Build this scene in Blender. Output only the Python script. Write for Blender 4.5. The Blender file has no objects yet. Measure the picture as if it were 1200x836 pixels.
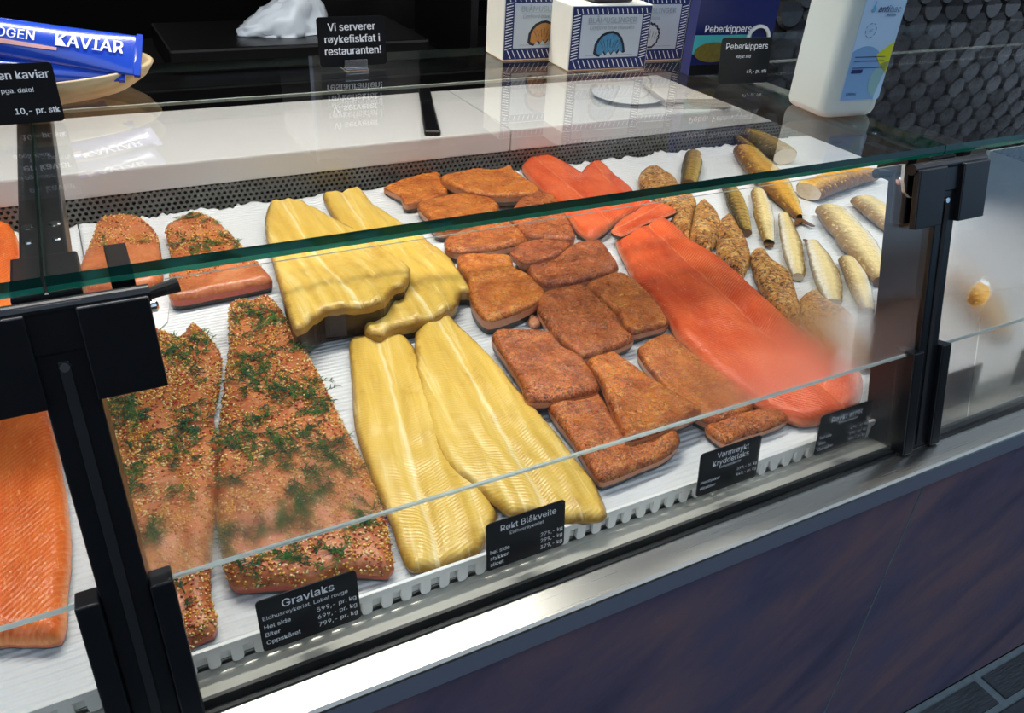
import bpy, bmesh, math, random
import numpy as np
from mathutils import Vector, Matrix, noise as mnoise
from mathutils.geometry import delaunay_2d_cdt
from mathutils.bvhtree import BVHTree

random.seed(7)
SC = bpy.context.scene
COL = SC.collection

# ------------------------------------------------------------------ camera
F_PX, PITCH, YAW, ROLL, CAM_Z = 934.665, math.radians(32.394), math.radians(29.578), math.radians(3.780), 0.6
_f0 = np.array([math.sin(YAW), math.cos(YAW), 0.])
_r = np.array([math.cos(YAW), -math.sin(YAW), 0.])
_fw = math.cos(PITCH) * _f0 - math.sin(PITCH) * np.array([0, 0, 1.])
_u = np.cross(_r, _fw)
RIGHT = math.cos(ROLL) * _r + math.sin(ROLL) * _u
UP = -math.sin(ROLL) * _r + math.cos(ROLL) * _u
cam_data = bpy.data.cameras.new('camera')
cam_data.sensor_fit = 'HORIZONTAL'; cam_data.sensor_width = 36.0
cam_data.lens = F_PX * 36.0 / 1200.0
cam_data.clip_start = 0.01
cam = bpy.data.objects.new('camera', cam_data); COL.objects.link(cam)
cam.matrix_world = Matrix(((RIGHT[0], UP[0], -_fw[0], 0), (RIGHT[1], UP[1], -_fw[1], 0), (RIGHT[2], UP[2], -_fw[2], CAM_Z), (0, 0, 0, 1)))
SC.camera = cam

# ------------------------------------------------------------------ world, exposure
w = bpy.data.worlds.new('daylight'); SC.world = w; w.use_nodes = True
w.node_tree.nodes['Background'].inputs['Color'].default_value = (0.66, 0.80, 1.0, 1)
w.node_tree.nodes['Background'].inputs['Strength'].default_value = 1.5
SC.view_settings.view_transform = 'Standard'; SC.view_settings.look = 'None'
SC.view_settings.exposure = 0.0; SC.view_settings.gamma = 1.0
SC.view_settings.use_curve_mapping = False
SC.cycles.use_denoising = True
SC.cycles.transparent_max_bounces = 24
SC.cycles.max_bounces = 10

LAMP_COUNTER = 78.0      # emission strength of the lamps over the counter
LAMP_Y = 1.38
LAMP_BACK = 22.0         # tubes far back in the shop

# ------------------------------------------------------------------ measuring helpers: where a sight line meets a real plane
def _ray(x, y):
    return RIGHT * ((x - 600) / F_PX) - UP * ((y - 418) / F_PX) + _fw
_O = np.array([0, 0, CAM_Z])
def az(x, y, z=0.0):
    d = _ray(x, y); return _O + d * ((z - CAM_Z) / d[2])
def ay(x, y, Y):
    d = _ray(x, y); return _O + d * (Y / d[1])
G_Y0, G_LEAN = 0.4461, 0.258                      # leaning front glass: y = G_Y0 + G_LEAN * z
def og(x, y, off=0.0):
    d = _ray(x, y); n = np.array([0, 1, -G_LEAN]); s = ((np.array([0, G_Y0 + off, 0]) - _O) @ n) / (d @ n); return _O + d * s
def gy(z): return G_Y0 + G_LEAN * z
FLOOR, GLASS_Z = -0.67, 0.353
def S(r, g, b, a=1.0):
    f = lambda c: (c / 255 / 12.92) if c / 255 <= 0.04045 else ((c / 255 + 0.055) / 1.055) ** 2.4
    return (f(r), f(g), f(b), a)

# ------------------------------------------------------------------ node helpers
class NB:
    def __init__(s, name):
        s.m = bpy.data.materials.new(name); s.m.use_nodes = True; s.nt = s.m.node_tree
        s.nt.nodes.clear(); s.out = s.nt.nodes.new('ShaderNodeOutputMaterial')
    def n(s, typ, ins=None, **props):
        nd = s.nt.nodes.new(typ)
        for k, v in props.items(): setattr(nd, k, v)
        for k, v in (ins or {}).items(): s.put(nd.inputs[k], v)
        return nd
    def put(s, sock, v):
        if isinstance(v, bpy.types.NodeSocket): s.nt.links.new(v, sock)
        else: sock.default_value = v
    def math(s, op, a, b=0.0, c=None, clamp=False):
        nd = s.n('ShaderNodeMath', operation=op, use_clamp=clamp); s.put(nd.inputs[0], a); s.put(nd.inputs[1], b)
        if c is not None: s.put(nd.inputs[2], c)
        return nd.outputs[0]
    def attr(s, name): return s.n('ShaderNodeAttribute', attribute_name=name)
    def obj(s): return s.n('ShaderNodeTexCoord').outputs['Object']
    def rand(s): return s.n('ShaderNodeObjectInfo').outputs['Random']
    def mapv(s, v, scale=(1, 1, 1), loc=(0, 0, 0), rot=(0, 0, 0)):
        return s.n('ShaderNodeMapping', {'Vector': v, 'Scale': scale, 'Location': loc, 'Rotation': rot}).outputs[0]
    def noise(s, v, scale, detail=3, rough=0.55, dist=0.0):
        return s.n('ShaderNodeTexNoise', {'Vector': v, 'Scale': scale, 'Detail': detail, 'Roughness': rough, 'Distortion': dist}).outputs['Fac']
    def voro(s, v, scale, feature='F1', out='Distance', rnd=1.0):
        return s.n('ShaderNodeTexVoronoi', {'Vector': v, 'Scale': scale, 'Randomness': rnd}, feature=feature).outputs[out]
    def ramp(s, f, stops, interp='LINEAR'):
        nd = s.n('ShaderNodeValToRGB', {'Fac': f}); nd.color_ramp.interpolation = interp
        e = nd.color_ramp.elements
        while len(e) < len(stops): e.new(0.5)
        for i, (p, c) in enumerate(stops):
            e[i].position = p; e[i].color = c if isinstance(c, tuple) else (c, c, c, 1)
        return nd.outputs['Color']
    def mix(s, f, a, b, blend='MIX'):
        nd = s.n('ShaderNodeMix', data_type='RGBA', blend_type=blend)
        s.put(nd.inputs[0], f); s.put(nd.inputs[6], a); s.put(nd.inputs[7], b); return nd.outputs[2]
    def bump(s, h, strength=0.3, dist=0.002):
        return s.n('ShaderNodeBump', {'Height': h, 'Strength': strength, 'Distance': dist}).outputs[0]
    def pbsdf(s, color, rough=0.5, **kw):
        nd = s.n('ShaderNodeBsdfPrincipled', {'Base Color': color, 'Roughness': rough})
        for k, v in kw.items(): s.put(nd.inputs[k.replace('_', ' ')], v)
        return nd
    def end(s, shader):
        s.nt.links.new(shader if isinstance(shader, bpy.types.NodeSocket) else shader.outputs[0], s.out.inputs['Surface']); return s.m

def plain(name, color, rough=0.5, metal=0.0, vary=0.0, scale=30, bump=0.0, **kw):
    b = NB(name); o = b.obj(); nz = b.noise(o, scale)
    c = color
    if vary:
        c = b.mix(nz, tuple(x * (1 - vary) for x in color[:3]) + (1,), tuple(min(1, x * (1 + vary)) for x in color[:3]) + (1,))
    k = dict(kw); k['Metallic'] = metal
    if bump: k['Normal'] = b.bump(nz, bump, 0.002)
    return b.end(b.pbsdf(c, rough, **k))

M = {}
M['black'] = plain('black_metal', S(14, 15, 18), 0.32, vary=.25, scale=60, bump=.03)
M['black_matt'] = plain('black_matt', S(16, 16, 17), 0.7, vary=.2)
M['gasket'] = plain('black_gasket', S(8, 9, 9), 0.5, vary=.2)
M['chrome'] = plain('chrome', S(205, 208, 210), 0.18, 1.0, vary=.05)
M['white_board'] = plain('white_board', S(214, 212, 207), 0.32, vary=.025, scale=14, bump=.02)
M['white_plastic'] = plain('white_plastic', S(226, 226, 222), 0.4, vary=.03)
M['card'] = plain('black_card', S(10, 11, 15), 0.35, vary=.1)
M['ink'] = plain('white_ink', S(248, 249, 250), 0.5, vary=.03)
M['navy'] = plain('navy_print', S(28, 44, 98), 0.4, vary=.1)
M['boxgrey'] = plain('box_panel_print', S(196, 207, 212), 0.45, vary=.03)
M['carton'] = plain('carton', S(222, 222, 210), 0.55, vary=.04)
M['greytext'] = plain('grey_print', S(150, 163, 172), 0.5, vary=.05)
M['dark'] = plain('dark_fitting', S(10, 10, 11), 0.35, vary=.3)
M['darkwall'] = plain('dark_wall', S(13, 13, 14), 0.75, vary=.3, scale=4)
M['pvc'] = plain('drain_grey', S(60, 66, 70), 0.4, vary=.1)

def steel(name, col, rough, sx, sy, sz):
    b = NB(name); v = b.mapv(b.obj(), (sx, sy, sz)); nz = b.noise(v, 1.0, 4, .6)
    r = b.math('MULTIPLY_ADD', nz, 0.04, rough - .02)
    c = b.mix(nz, tuple(x * .94 for x in col[:3]) + (1,), col)
    return b.end(b.pbsdf(c, r, Metallic=1.0))
M['steel'] = steel('brushed_steel', S(178, 176, 168), .28, 3, 900, 900)
M['steel_dark'] = steel('brushed_steel_blueish', S(96, 104, 120), .42, 3, 900, 900)
M['lip'] = plain('satin_steel_lip', S(122, 130, 146), .4, .35, vary=.05)
M['gutter'] = plain('satin_steel_gutter', S(196, 194, 184), .38, .55, vary=.08)

# ---- glass
def thin_glass(name, tint=(.980, .988, .984, 1), fog=None):
    b = NB(name)
    geo = b.n('ShaderNodeNewGeometry')
    dt = b.n('ShaderNodeVectorMath', operation='DOT_PRODUCT')
    b.put(dt.inputs[0], geo.outputs['Incoming']); b.put(dt.inputs[1], geo.outputs['Normal'])
    c = b.math('ABSOLUTE', dt.outputs['Value'])
    p = b.math('POWER', b.math('SUBTRACT', 1.0, c, clamp=True), 5.0)
    R = b.math('MULTIPLY_ADD', p, 0.956, 0.044)
    tr = b.n('ShaderNodeBsdfTransparent', {'Color': tint})
    gl = b.n('ShaderNodeBsdfGlossy', {'Color': (1, 1, 1, 1), 'Roughness': 0.0})
    base = tr.outputs[0]
    if fog:
        fac = fog(b)
        # fine droplets: every point of the film tilts the sight line a little, more where the film is thicker
        sc_ = b.n('ShaderNodeVectorMath', {0: geo.outputs['Position'], 1: (9e4, 9e4, 9e4)}, operation='MULTIPLY').outputs[0]
        wn = b.n('ShaderNodeTexWhiteNoise', {'Vector': sc_}, noise_dimensions='3D').outputs['Color']
        w2 = b.n('ShaderNodeVectorMath', {0: wn, 1: (.5, .5, .5)}, operation='SUBTRACT').outputs[0]
        w3 = b.n('ShaderNodeVectorMath', {0: w2}, operation='SCALE'); b.put(w3.inputs['Scale'], b.math('MULTIPLY', fac, 2.6))
        nn_ = b.n('ShaderNodeVectorMath', {0: geo.outputs['Normal'], 1: w3.outputs[0]}, operation='ADD').outputs[0]
        nn_ = b.n('ShaderNodeVectorMath', {0: nn_}, operation='NORMALIZE').outputs[0]
        rf = b.n('ShaderNodeBsdfRefraction', {'Color': (1, 1, 1, 1), 'Roughness': 0.0, 'IOR': 1.045, 'Normal': nn_})
        tl = b.n('ShaderNodeBsdfTranslucent', {'Color': (.82, .84, .83, 1)})
        df = b.n('ShaderNodeBsdfDiffuse', {'Color': (.62, .66, .68, 1)})
        m1 = b.n('ShaderNodeMixShader', {0: b.math('MULTIPLY', fac, .17), 1: rf.outputs[0], 2: tl.outputs[0]})
        m2 = b.n('ShaderNodeMixShader', {0: b.math('MULTIPLY', fac, .07), 1: m1.outputs[0], 2: df.outputs[0]})
        base = b.n('ShaderNodeMixShader', {0: b.math('MULTIPLY', fac, 1.8, clamp=True), 1: tr.outputs[0], 2: m2.outputs[0]}).outputs[0]
    ms = b.n('ShaderNodeMixShader', {0: R, 1: base, 2: gl.outputs[0]})
    return b.end(ms)
def edge_glass(name, dark, light):
    b = NB(name); nz = b.noise(b.mapv(b.obj(), (4, 60, 60)), 1.0, 3)
    p = b.pbsdf(b.mix(nz, dark, light), 0.12, Transmission_Weight=0.25, IOR=1.45)
    return b.end(p)
M['edge_dark'] = edge_glass('glass_edge_unlit_green', S(4, 38, 34), S(10, 66, 56))
M['edge'] = edge_glass('glass_edge_lit_green', S(14, 110, 84), S(40, 165, 130))
M['edge_mid'] = edge_glass('glass_edge_mid_green', S(6, 44, 34), S(12, 80, 62))
M['edge_rear'] = edge_glass('glass_edge_rear', S(6, 12, 11), S(14, 24, 22))
M['edge_pale'] = edge_glass('glass_edge_pale', S(186, 206, 196), S(226, 230, 222))
M['glass'] = thin_glass('clear_glass')

# ------------------------------------------------------------------ object helpers
def tag(o, label=None, cat=None, group=None, kind=None):
    if label: o['label'] = label
    if cat: o['category'] = cat
    if group: o['group'] = group
    if kind: o['kind'] = kind
    return o
def thing(name, label, cat, loc=(0, 0, 0), group=None):
    o = bpy.data.objects.new(name, None); COL.objects.link(o); o.location = loc; o.empty_display_size = .02
    return tag(o, label, cat, group)

class Geo:
    def __init__(s): s.v = []; s.f = []; s.m = []
    def add(s, vs, fs, mi=0):
        b = len(s.v); s.v += [tuple(map(float, q)) for q in vs]
        for f in fs: s.f.append(tuple(b + i for i in f)); s.m.append(mi)
        return s
    def box(s, x0, x1, y0, y1, z0, z1, mi=0, bev=0.0):
        if bev:
            bm = bmesh.new(); bmesh.ops.create_cube(bm, size=1.0)
            for q in bm.verts: q.co = ((x0 + x1) / 2 + q.co.x * (x1 - x0), (y0 + y1) / 2 + q.co.y * (y1 - y0), (z0 + z1) / 2 + q.co.z * (z1 - z0))
            bmesh.ops.bevel(bm, geom=bm.edges[:], offset=bev, segments=2, affect='EDGES', profile=.6)
            bm.verts.ensure_lookup_table(); bm.verts.index_update()
            s.add([q.co for q in bm.verts], [[q.index for q in f.verts] for f in bm.faces], mi); bm.free(); return s
        vs = [(x, y, z) for z in (z0, z1) for y in (y0, y1) for x in (x0, x1)]
        return s.add(vs, [(0, 2, 3, 1), (4, 5, 7, 6), (0, 1, 5, 4), (2, 6, 7, 3), (0, 4, 6, 2), (1, 3, 7, 5)], mi)
    def hexa(s, c, mi=0):     # eight corners: four below, four above, same winding
        return s.add(c, [(3, 2, 1, 0), (4, 5, 6, 7), (0, 1, 5, 4), (1, 2, 6, 5), (2, 3, 7, 6), (3, 0, 4, 7)], mi)
    def cyl(s, p0, p1, r, n=16, mi=0, r1=None):
        p0, p1 = Vector(p0), Vector(p1); d = (p1 - p0).normalized(); a = d.orthogonal().normalized(); b = d.cross(a); r1 = r if r1 is None else r1
        vs = [p0 + (a * math.cos(t) + b * math.sin(t)) * r for t in (2 * math.pi * i / n for i in range(n))] + [p1 + (a * math.cos(t) + b * math.sin(t)) * r1 for t in (2 * math.pi * i / n for i in range(n))]
        return s.add(vs, [(i, (i + 1) % n, n + (i + 1) % n, n + i) for i in range(n)] + [tuple(range(n - 1, -1, -1)), tuple(range(n, 2 * n))], mi)
    def loft(s, rings, mi=0, caps=True, close=True):
        n = len(rings[0]); vs = [q for r in rings for q in r]; fs = []
        for k in range(len(rings) - 1):
            for i in range(n if close else n - 1):
                j = (i + 1) % n; fs.append((k * n + i, k * n + j, (k + 1) * n + j, (k + 1) * n + i))
        if caps: fs += [tuple(range(n - 1, -1, -1)), tuple(range((len(rings) - 1) * n, len(rings) * n))]
        return s.add(vs, fs, mi)
    def prism(s, poly, o, ex, ey, en, t, mi=0):     # flat polygon (2-D) given thickness t along en
        o, ex, ey, en = map(Vector, (o, ex, ey, en)); n = len(poly)
        a = [o + ex * x + ey * y for x, y in poly]; b = [q + en * t for q in a]
        return s.add(a + b, [tuple(range(n - 1, -1, -1)), tuple(range(n, 2 * n))] + [(i, (i + 1) % n, n + (i + 1) % n, n + i) for i in range(n)], mi)
    def build(s, name, mats, parent=None, smooth=False, attrs=None, recalc=True, loc=None):
        mats = mats if isinstance(mats, (list, tuple)) else [mats]
        V = np.array(s.v)
        if parent is not None: off = np.array(root_loc(parent))
        elif loc is not None: off = np.array(loc)
        else: off = np.array([(V[:, 0].min() + V[:, 0].max()) / 2, (V[:, 1].min() + V[:, 1].max()) / 2, V[:, 2].min()])
        me = bpy.data.meshes.new(name); me.from_pydata((V - off).tolist(), [], s.f)
        for m in mats: me.materials.append(m)
        me.polygons.foreach_set('material_index', s.m)
        if smooth: me.polygons.foreach_set('use_smooth', [True] * len(s.f))
        for k, a in (attrs or {}).items():
            at = me.attributes.new(k, 'FLOAT', 'POINT'); at.data.foreach_set('value', np.asarray(a, dtype=np.float32))
        if recalc:
            bm = bmesh.new(); bm.from_mesh(me); bmesh.ops.recalc_face_normals(bm, faces=bm.faces[:]); bm.to_mesh(me); bm.free()
        me.update()
        o = bpy.data.objects.new(name, me); COL.objects.link(o)
        if parent is not None: o.parent = parent; o.location = (0, 0, 0)
        else: o.location = off
        return o
def root_loc(p):
    l = Vector(p.location)
    while p.parent: p = p.parent; l = l + Vector(p.location)
    return l
def rounded(w, h, r, n=4):
    pts = []
    for cx, cy, a0 in ((w / 2 - r, h / 2 - r, 0), (-w / 2 + r, h / 2 - r, 90), (-w / 2 + r, -h / 2 + r, 180), (w / 2 - r, -h / 2 + r, 270)):
        for i in range(n + 1):
            a = math.radians(a0 + 90 * i / n); pts.append((cx + r * math.cos(a), cy + r * math.sin(a)))
    return pts
try: FONT = bpy.data.fonts.load(bpy.utils.resource_path('LOCAL') + '/datafiles/fonts/Inter.woff2')      # the sans that ships with Blender
except Exception: FONT = None
def text_geo(g, s, size, o, ex, ey, en, align='CENTER', bold=0.0, lift=.0006, mi=0, maxw=None, shear=0.0):
    strike = 0.0
    cu = bpy.data.curves.new('t', 'FONT'); cu.body = s
    if FONT: cu.font = FONT; size *= 1.27; strike = bold * size * .55; bold = 0.0
    cu.size = size; cu.align_x = align; cu.align_y = 'CENTER'
    cu.offset = bold * size; cu.resolution_u = 2; cu.shear = shear
    ob = bpy.data.objects.new('t', cu); COL.objects.link(ob)
    dg = bpy.context.evaluated_depsgraph_get(); dg.update()
    me = bpy.data.meshes.new_from_object(ob.evaluated_get(dg))
    if len(me.vertices):
        P = np.array([q.co[:] for q in me.vertices])
        k = 1.0
        wd = P[:, 0].max() - P[:, 0].min()
        if maxw and wd > maxw: k = maxw / wd
        o, ex, ey, en = map(Vector, (o, ex, ey, en))
        for dx, dl in (((0, 0),) if not strike else ((0, 0), (strike, .00004), (-strike, .00008))):     # bold: struck three times
            g.add([o + ex * (q[0] * k + dx) + ey * q[1] + en * (lift + dl) for q in P], [tuple(p.vertices) for p in me.polygons], mi)
    bpy.data.objects.remove(ob); bpy.data.curves.remove(cu); bpy.data.meshes.remove(me)

# ------------------------------------------------------------------ structure: floor, walls, ceiling
def structure(o): return tag(o, kind='structure')
def stone_floor():
    b = NB('dark_slate_tile'); o = b.obj(); nz = b.noise(o, 7, 5); 
    c = b.ramp(nz, [(.3, S(22, 28, 32)), (.7, S(42, 49, 54))])
    return b.end(b.pbsdf(c, .5, Normal=b.bump(b.noise(o, 40, 5), .3, .004)))
M['slate'] = stone_floor()
M['grout'] = plain('grout', S(92, 104, 108), .85, vary=.4, scale=60, bump=.3)
M['asphalt'] = plain('dark_paving', S(30, 31, 33), .8, vary=.25, scale=8, bump=.2)
fl = structure(Geo().box(-9, 14, -14, 7, FLOOR - .1, FLOOR - .012).build('floor', M['asphalt'], loc=(0, 0, FLOOR)))
Geo().box(-1.6, 3.6, -1.0, .409, FLOOR - .02, FLOOR - .0035).build('grout_bed', M['grout'], fl)
jx, jy = az(1140, 790, FLOOR)[0], az(1182, 819, FLOOR)[1]
tile_me = None
TW, TD, GAP = .42, .30, .020
for r in range(5):
    for c in range(9):
        x0 = jx + (c - 5) * TW + (0 if r % 2 == 0 else -.5 * TW + .09); y1 = jy + (1 - r) * TD
        if tile_me is None:
            t = Geo().box(GAP / 2, TW - GAP / 2, GAP / 2, TD - GAP / 2, FLOOR - .02, FLOOR, bev=.003).build('floor_tile', M['slate'], fl, recalc=False); tile_me = t.data
        else:
            t = bpy.data.objects.new('floor_tile', tile_me); COL.objects.link(t); t.parent = fl
        t.location = (x0, y1 - TD, 0.0015 * random.random())
        if r == 0: t.scale.y = (.398 - jy) / TD
ROOM_Y, CEIL = 6.4, 1.95
structure(Geo().box(-4, 6, ROOM_Y, ROOM_Y + .1, FLOOR, CEIL).build('wall_back', M['darkwall']))
structure(Geo().box(-4.1, -4, .9, ROOM_Y, FLOOR, CEIL).build('wall_left', M['darkwall']))
structure(Geo().box(6, 6.1, .9, ROOM_Y, FLOOR, CEIL).build('wall_right', M['darkwall']))
structure(Geo().box(-4.1, 6.1, .35, ROOM_Y + .1, CEIL, CEIL + .1).build('ceiling', M['darkwall']))

# partition wall clad in dark fish-scale tiles, right of the counter
PW_Y = 1.75
b = NB('dark_scale_tile'); nz = b.noise(b.obj(), 9, 3)
M['scale'] = b.end(b.pbsdf(b.mix(b.rand(), S(17, 18, 20), S(42, 43, 47)), b.math('MULTIPLY_ADD', nz, .25, .12), Normal=b.bump(nz, .1, .004)))
pw = structure(Geo().box(1.72, 4.6, PW_Y, PW_Y + .1, FLOOR, CEIL).build('wall_partition', M['darkwall']))
SW = .098
poly = [(-SW / 2, .03)] + [(-SW / 2 * math.cos(a), -SW / 2 * math.sin(a)) for a in (math.pi * i / 12 for i in range(13))] + [(SW / 2, .03)]
n_ = len(poly); gs = Geo()
ctr = [(x * .80, y * .80) for x, y in poly]
lo = [(x, -.002, y) for x, y in poly]; hi = [(x, -.010 - .010 * max(0, (-y) / SW), y) for x, y in poly]; top = [(x, -.017 - .010 * max(0, (-y) / SW), y) for x, y in ctr]
gs.add(lo + hi + top, [(i, (i + 1) % n_, n_ + (i + 1) % n_, n_ + i) for i in range(n_)] + [(n_ + i, n_ + (i + 1) % n_, 2 * n_ + (i + 1) % n_, 2 * n_ + i) for i in range(n_)] + [tuple(range(2 * n_, 3 * n_))])
scale_me = None; k = 0; rest = Geo()
for row in range(40):
    zc = -.42 + row * SW * .5
    for c in range(32):
        x = 1.80 + (c + .5 * (row % 2)) * SW
        if x > 4.5: continue
        P = np.array([x, PW_Y, zc]) - _O
        q = (P @ RIGHT, -(P @ UP), P @ _fw); u, v = 600 + F_PX * q[0] / q[2], 418 + F_PX * q[1] / q[2]
        Pm = np.array([x, PW_Y, 2 * GLASS_Z - zc]) - _O; um, vm = 600 + F_PX * (Pm @ RIGHT) / (Pm @ _fw), 418 - F_PX * (Pm @ UP) / (Pm @ _fw)     # also those mirrored in the top glass
        if not ((890 < u < 1215 and -20 < v < 180) or (930 < um < 1215 and -10 < vm < 175)) or k >= 300:
            rest.add([(p[0] + x, p[1] + PW_Y, p[2] + zc) for p in gs.v], gs.f); continue
        if scale_me is None:
            t = gs.build('scale_tile', M['scale'], pw); scale_me = t.data
            off = Vector(root_loc(pw))
            for vv in scale_me.vertices: vv.co += off
        else:
            t = bpy.data.objects.new('scale_tile', scale_me); COL.objects.link(t); t.parent = pw
        t.location = Vector((x, PW_Y, zc)) - Vector(root_loc(pw)); t.rotation_euler = (random.uniform(-.04, .04), random.uniform(-.05, .05), random.uniform(-.05, .05)); k += 1

tag(rest.build('scale_tiles_beyond', M['scale'], pw), kind='stuff')

# ------------------------------------------------------------------ counter base: rail, gutter, stone front
XL, XR = -1.05, 1.75
PLX, PRX = -.043, .835                                        # the two posts in view
b = NB('painted_slate_front'); o = b.obj()
v1 = b.mapv(o, (1, 1, 1), rot=(0, math.radians(35), 0)); n1 = b.noise(b.mapv(v1, (1.6, 1, 5)), 1.6, 6, .62, .6); n2 = b.noise(o, 3.2, 5, .6); n3 = b.noise(o, 60, 4, .7)
c = b.ramp(n1, [(.3, S(60, 60, 80)), (.48, S(92, 80, 100)), (.62, S(116, 92, 98)), (.85, S(86, 88, 118))])
c = b.mix(b.ramp(n2, [(.48, 0.0), (.75, .6)]), c, S(66, 76, 110)); c = b.mix(b.ramp(n3, [(.62, 0.0), (.8, .35)]), c, S(124, 108, 102))
M['stone'] = b.end(b.pbsdf(c, .62, Normal=b.bump(n3, .25, .003)))
cb = thing('fish_counter', 'long fish counter base with stainless front rail and purple-blue stone front', 'counter', (0, .9, FLOOR))
sx = ay(1073, 593, .41)[0]
for x0, x1 in ((XL, sx - 1.25), (sx - 1.248, sx - .0017), (sx + .0017, XR + .4)):
    Geo().box(x0, x1, .41, .425, FLOOR, -.026, bev=.0012).build('stone_panel', M['stone'], cb)
Geo().box(sx - .0016, sx + .0016, .4096, .424, FLOOR, -.027).build('panel_joint', M['grout'], cb)
Geo().box(XL, XR + .4, .43, 1.50, FLOOR, -.06).build('carcass', M['black_matt'], cb)
rail_p = [(.403, -.002), (.403, -.028), (.409, -.028), (.409, -.008), (.449, -.004), (.449, .0), (.436, .0005), (.406, .0008)]
def extrude_x(prof, x0, x1): 
    g = Geo(); g.loft([[(x0, y, z) for y, z in prof], [(x1, y, z) for y, z in prof]]); return g
extrude_x([(.4045, .0), (.4035, -.002), (.4095, -.006), (.438, -.006), (.438, .0012), (.408, .0012)], XL, XR + .4).build('rail', M['steel'], cb)
extrude_x([(.4035, -.002), (.4035, -.0275), (.408, -.0275), (.408, -.002)], XL, XR + .4).build('rail_lip', M['lip'], cb)
extrude_x([(.438, -.02), (.438, .003), (.4415, .003), (.4415, -.008), (.4515, -.008), (.4515, .003), (.455, .003), (.455, -.02)], XL, XR + .4).build('glazing_channel', M['gasket'], cb)
extrude_x([(.455, -.022), (.455, .0005), (.4575, -.001), (.462, -.010), (.488, -.016), (.496, -.016), (.496, -.022)], XL, XR + .4).build('gutter', M['gutter'], cb)
Geo().box(XL, XR + .4, .498, 1.50, -.06, -.012).build('tray', M['steel'], cb)

# ------------------------------------------------------------------ perforated back strip and white work boards
b = NB('perforated_grey_metal'); M['perf'] = b.end(b.pbsdf(b.mix(b.noise(b.obj(), 30), S(104, 104, 100), S(140, 140, 134)), .42, Metallic=.4))
ps = thing('perforated_strip', 'dark grey perforated metal strip along the back of the fish tray', 'metal strip', (.35, 1.50, -.012))
def perforated(x0, x1, z0, z1, y, pitch, r):
    g = Geo(); h = pitch * math.sqrt(3) / 2; R = pitch / math.sqrt(3); row = 0; z = z0 + R * .5
    while z < z1:
        x = x0 + (pitch / 2 if row % 2 else 0)
        while x < x1:
            A = [(x + R * math.sin(math.pi / 6 * 2 * i), y, z + R * math.cos(math.pi / 6 * 2 * i)) for i in range(6)]
            out = []
            for i in range(6): out += [A[i], tuple((A[i][k] + A[(i + 1) % 6][k]) / 2 for k in range(3))]
            inn = [(x + r * math.sin(math.pi / 6 * i), y, z + r * math.cos(math.pi / 6 * i)) for i in range(12)]
            dep = [(p[0], p[1] + .003, p[2]) for p in inn]
            g.add(out + inn + dep, [(i, (i + 1) % 12, 12 + (i + 1) % 12, 12 + i) for i in range(12)] + [(12 + i, 12 + (i + 1) % 12, 24 + (i + 1) % 12, 24 + i) for i in range(12)])
            x += pitch
        z += h; row += 1
    return g
o_ = perforated(XL, 1.72, -.012, .052, 1.50, .0105, .0034).build('perforated_plate', M['perf'], ps, recalc=False); tag(o_, kind='stuff')
Geo().box(XL, 1.72, 1.506, 1.512, -.012, .05).build('backing', M['gasket'], ps)

BZ0, BZ1 = .047, .094
seam = ay(598, 177, 1.497)[0]
for x0, x1, lab in ((XL, seam - .001, 'long white plastic work board behind the fish tray, left of the seam'), (seam + .001, 1.70, 'shorter white plastic work board at the right behind the fish tray')):
    tag(Geo().box(x0, x1, 1.497, 1.835, BZ0, BZ1, bev=.004).build('work_board', M['white_board'], smooth=False), lab, 'board', 'white work boards')
Geo().box(XL, 1.72, 1.52, 1.85, FLOOR, BZ0).build('back_cabinet', M['black_matt'])
tag(bpy.data.objects['back_cabinet'], 'black cabinet carrying the white work boards', 'cabinet')
# black strip lying over the board
p0, p1 = az(497, 108, BZ1), az(507, 160, BZ1); d = Vector(p1 - p0).normalized(); sd = Vector((-d.y, d.x, 0))
g = Geo(); wd = .017
pts = [Vector(p0) - sd * wd * .8, Vector(p0) + sd * wd * .8, Vector(p1) + sd * wd, Vector(p1) - sd * wd]
g.hexa([q + Vector((0, 0, .0005)) for q in pts] + [q + Vector((0, 0, .012)) for q in pts])
ks = g.build('strap', M['black']); ks.modifiers.new('b', 'BEVEL').width = .003
tag(ks, 'black flat strip lying across the white work board', 'strip')
# plate and paper stack on the right board
pc = az(735, 112, BZ1 + .01)
g = Geo(); rings = []
for r, z in ((.0, .002), (.045, .002), (.06, .003), (.085, .012), (.088, .013), (.086, .015), (.06, .006), (.045, .0045), (.0, .0045)):
    rings.append([(pc[0] + max(r, .0005) * math.cos(2 * math.pi * i / 40), pc[1] + max(r, .0005) * math.sin(2 * math.pi * i / 40), BZ1 + z) for i in range(40)])
g.loft(rings); tag(g.build('plate', M['white_plastic'], smooth=True), 'round white plate lying on the white work board below the boxes', 'plate')
b = NB('paper_sheets'); M['paper'] = b.end(b.pbsdf(b.mix(b.noise(b.mapv(b.obj(), (2, 2, 900)), 1, 2), S(196, 186, 170), S(232, 228, 218)), .7))
pp = thing('paper_stack', 'small stack of brown-edged white sheets beside the plate on the board', 'paper', tuple(az(800, 118, BZ1)))
for k in range(6):
    cx, cy = az(806 - k, 118, BZ1)[:2]; a = math.radians(-18 + 5 * random.random()); ex, ey = (math.cos(a), math.sin(a)), (-math.sin(a), math.cos(a))
    q = [(cx + ex[0] * u * .085 + ey[0] * v * .075, cy + ex[1] * u * .085 + ey[1] * v * .075) for u, v in ((-1, -1), (1, -1), (1, 1), (-1, 1))]
    Geo().hexa([(x, y, BZ1 + .001 + k * .004) for x, y in q] + [(x, y, BZ1 + .0042 + k * .004) for x, y in q]).build('sheet', M['paper'], pp)

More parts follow.
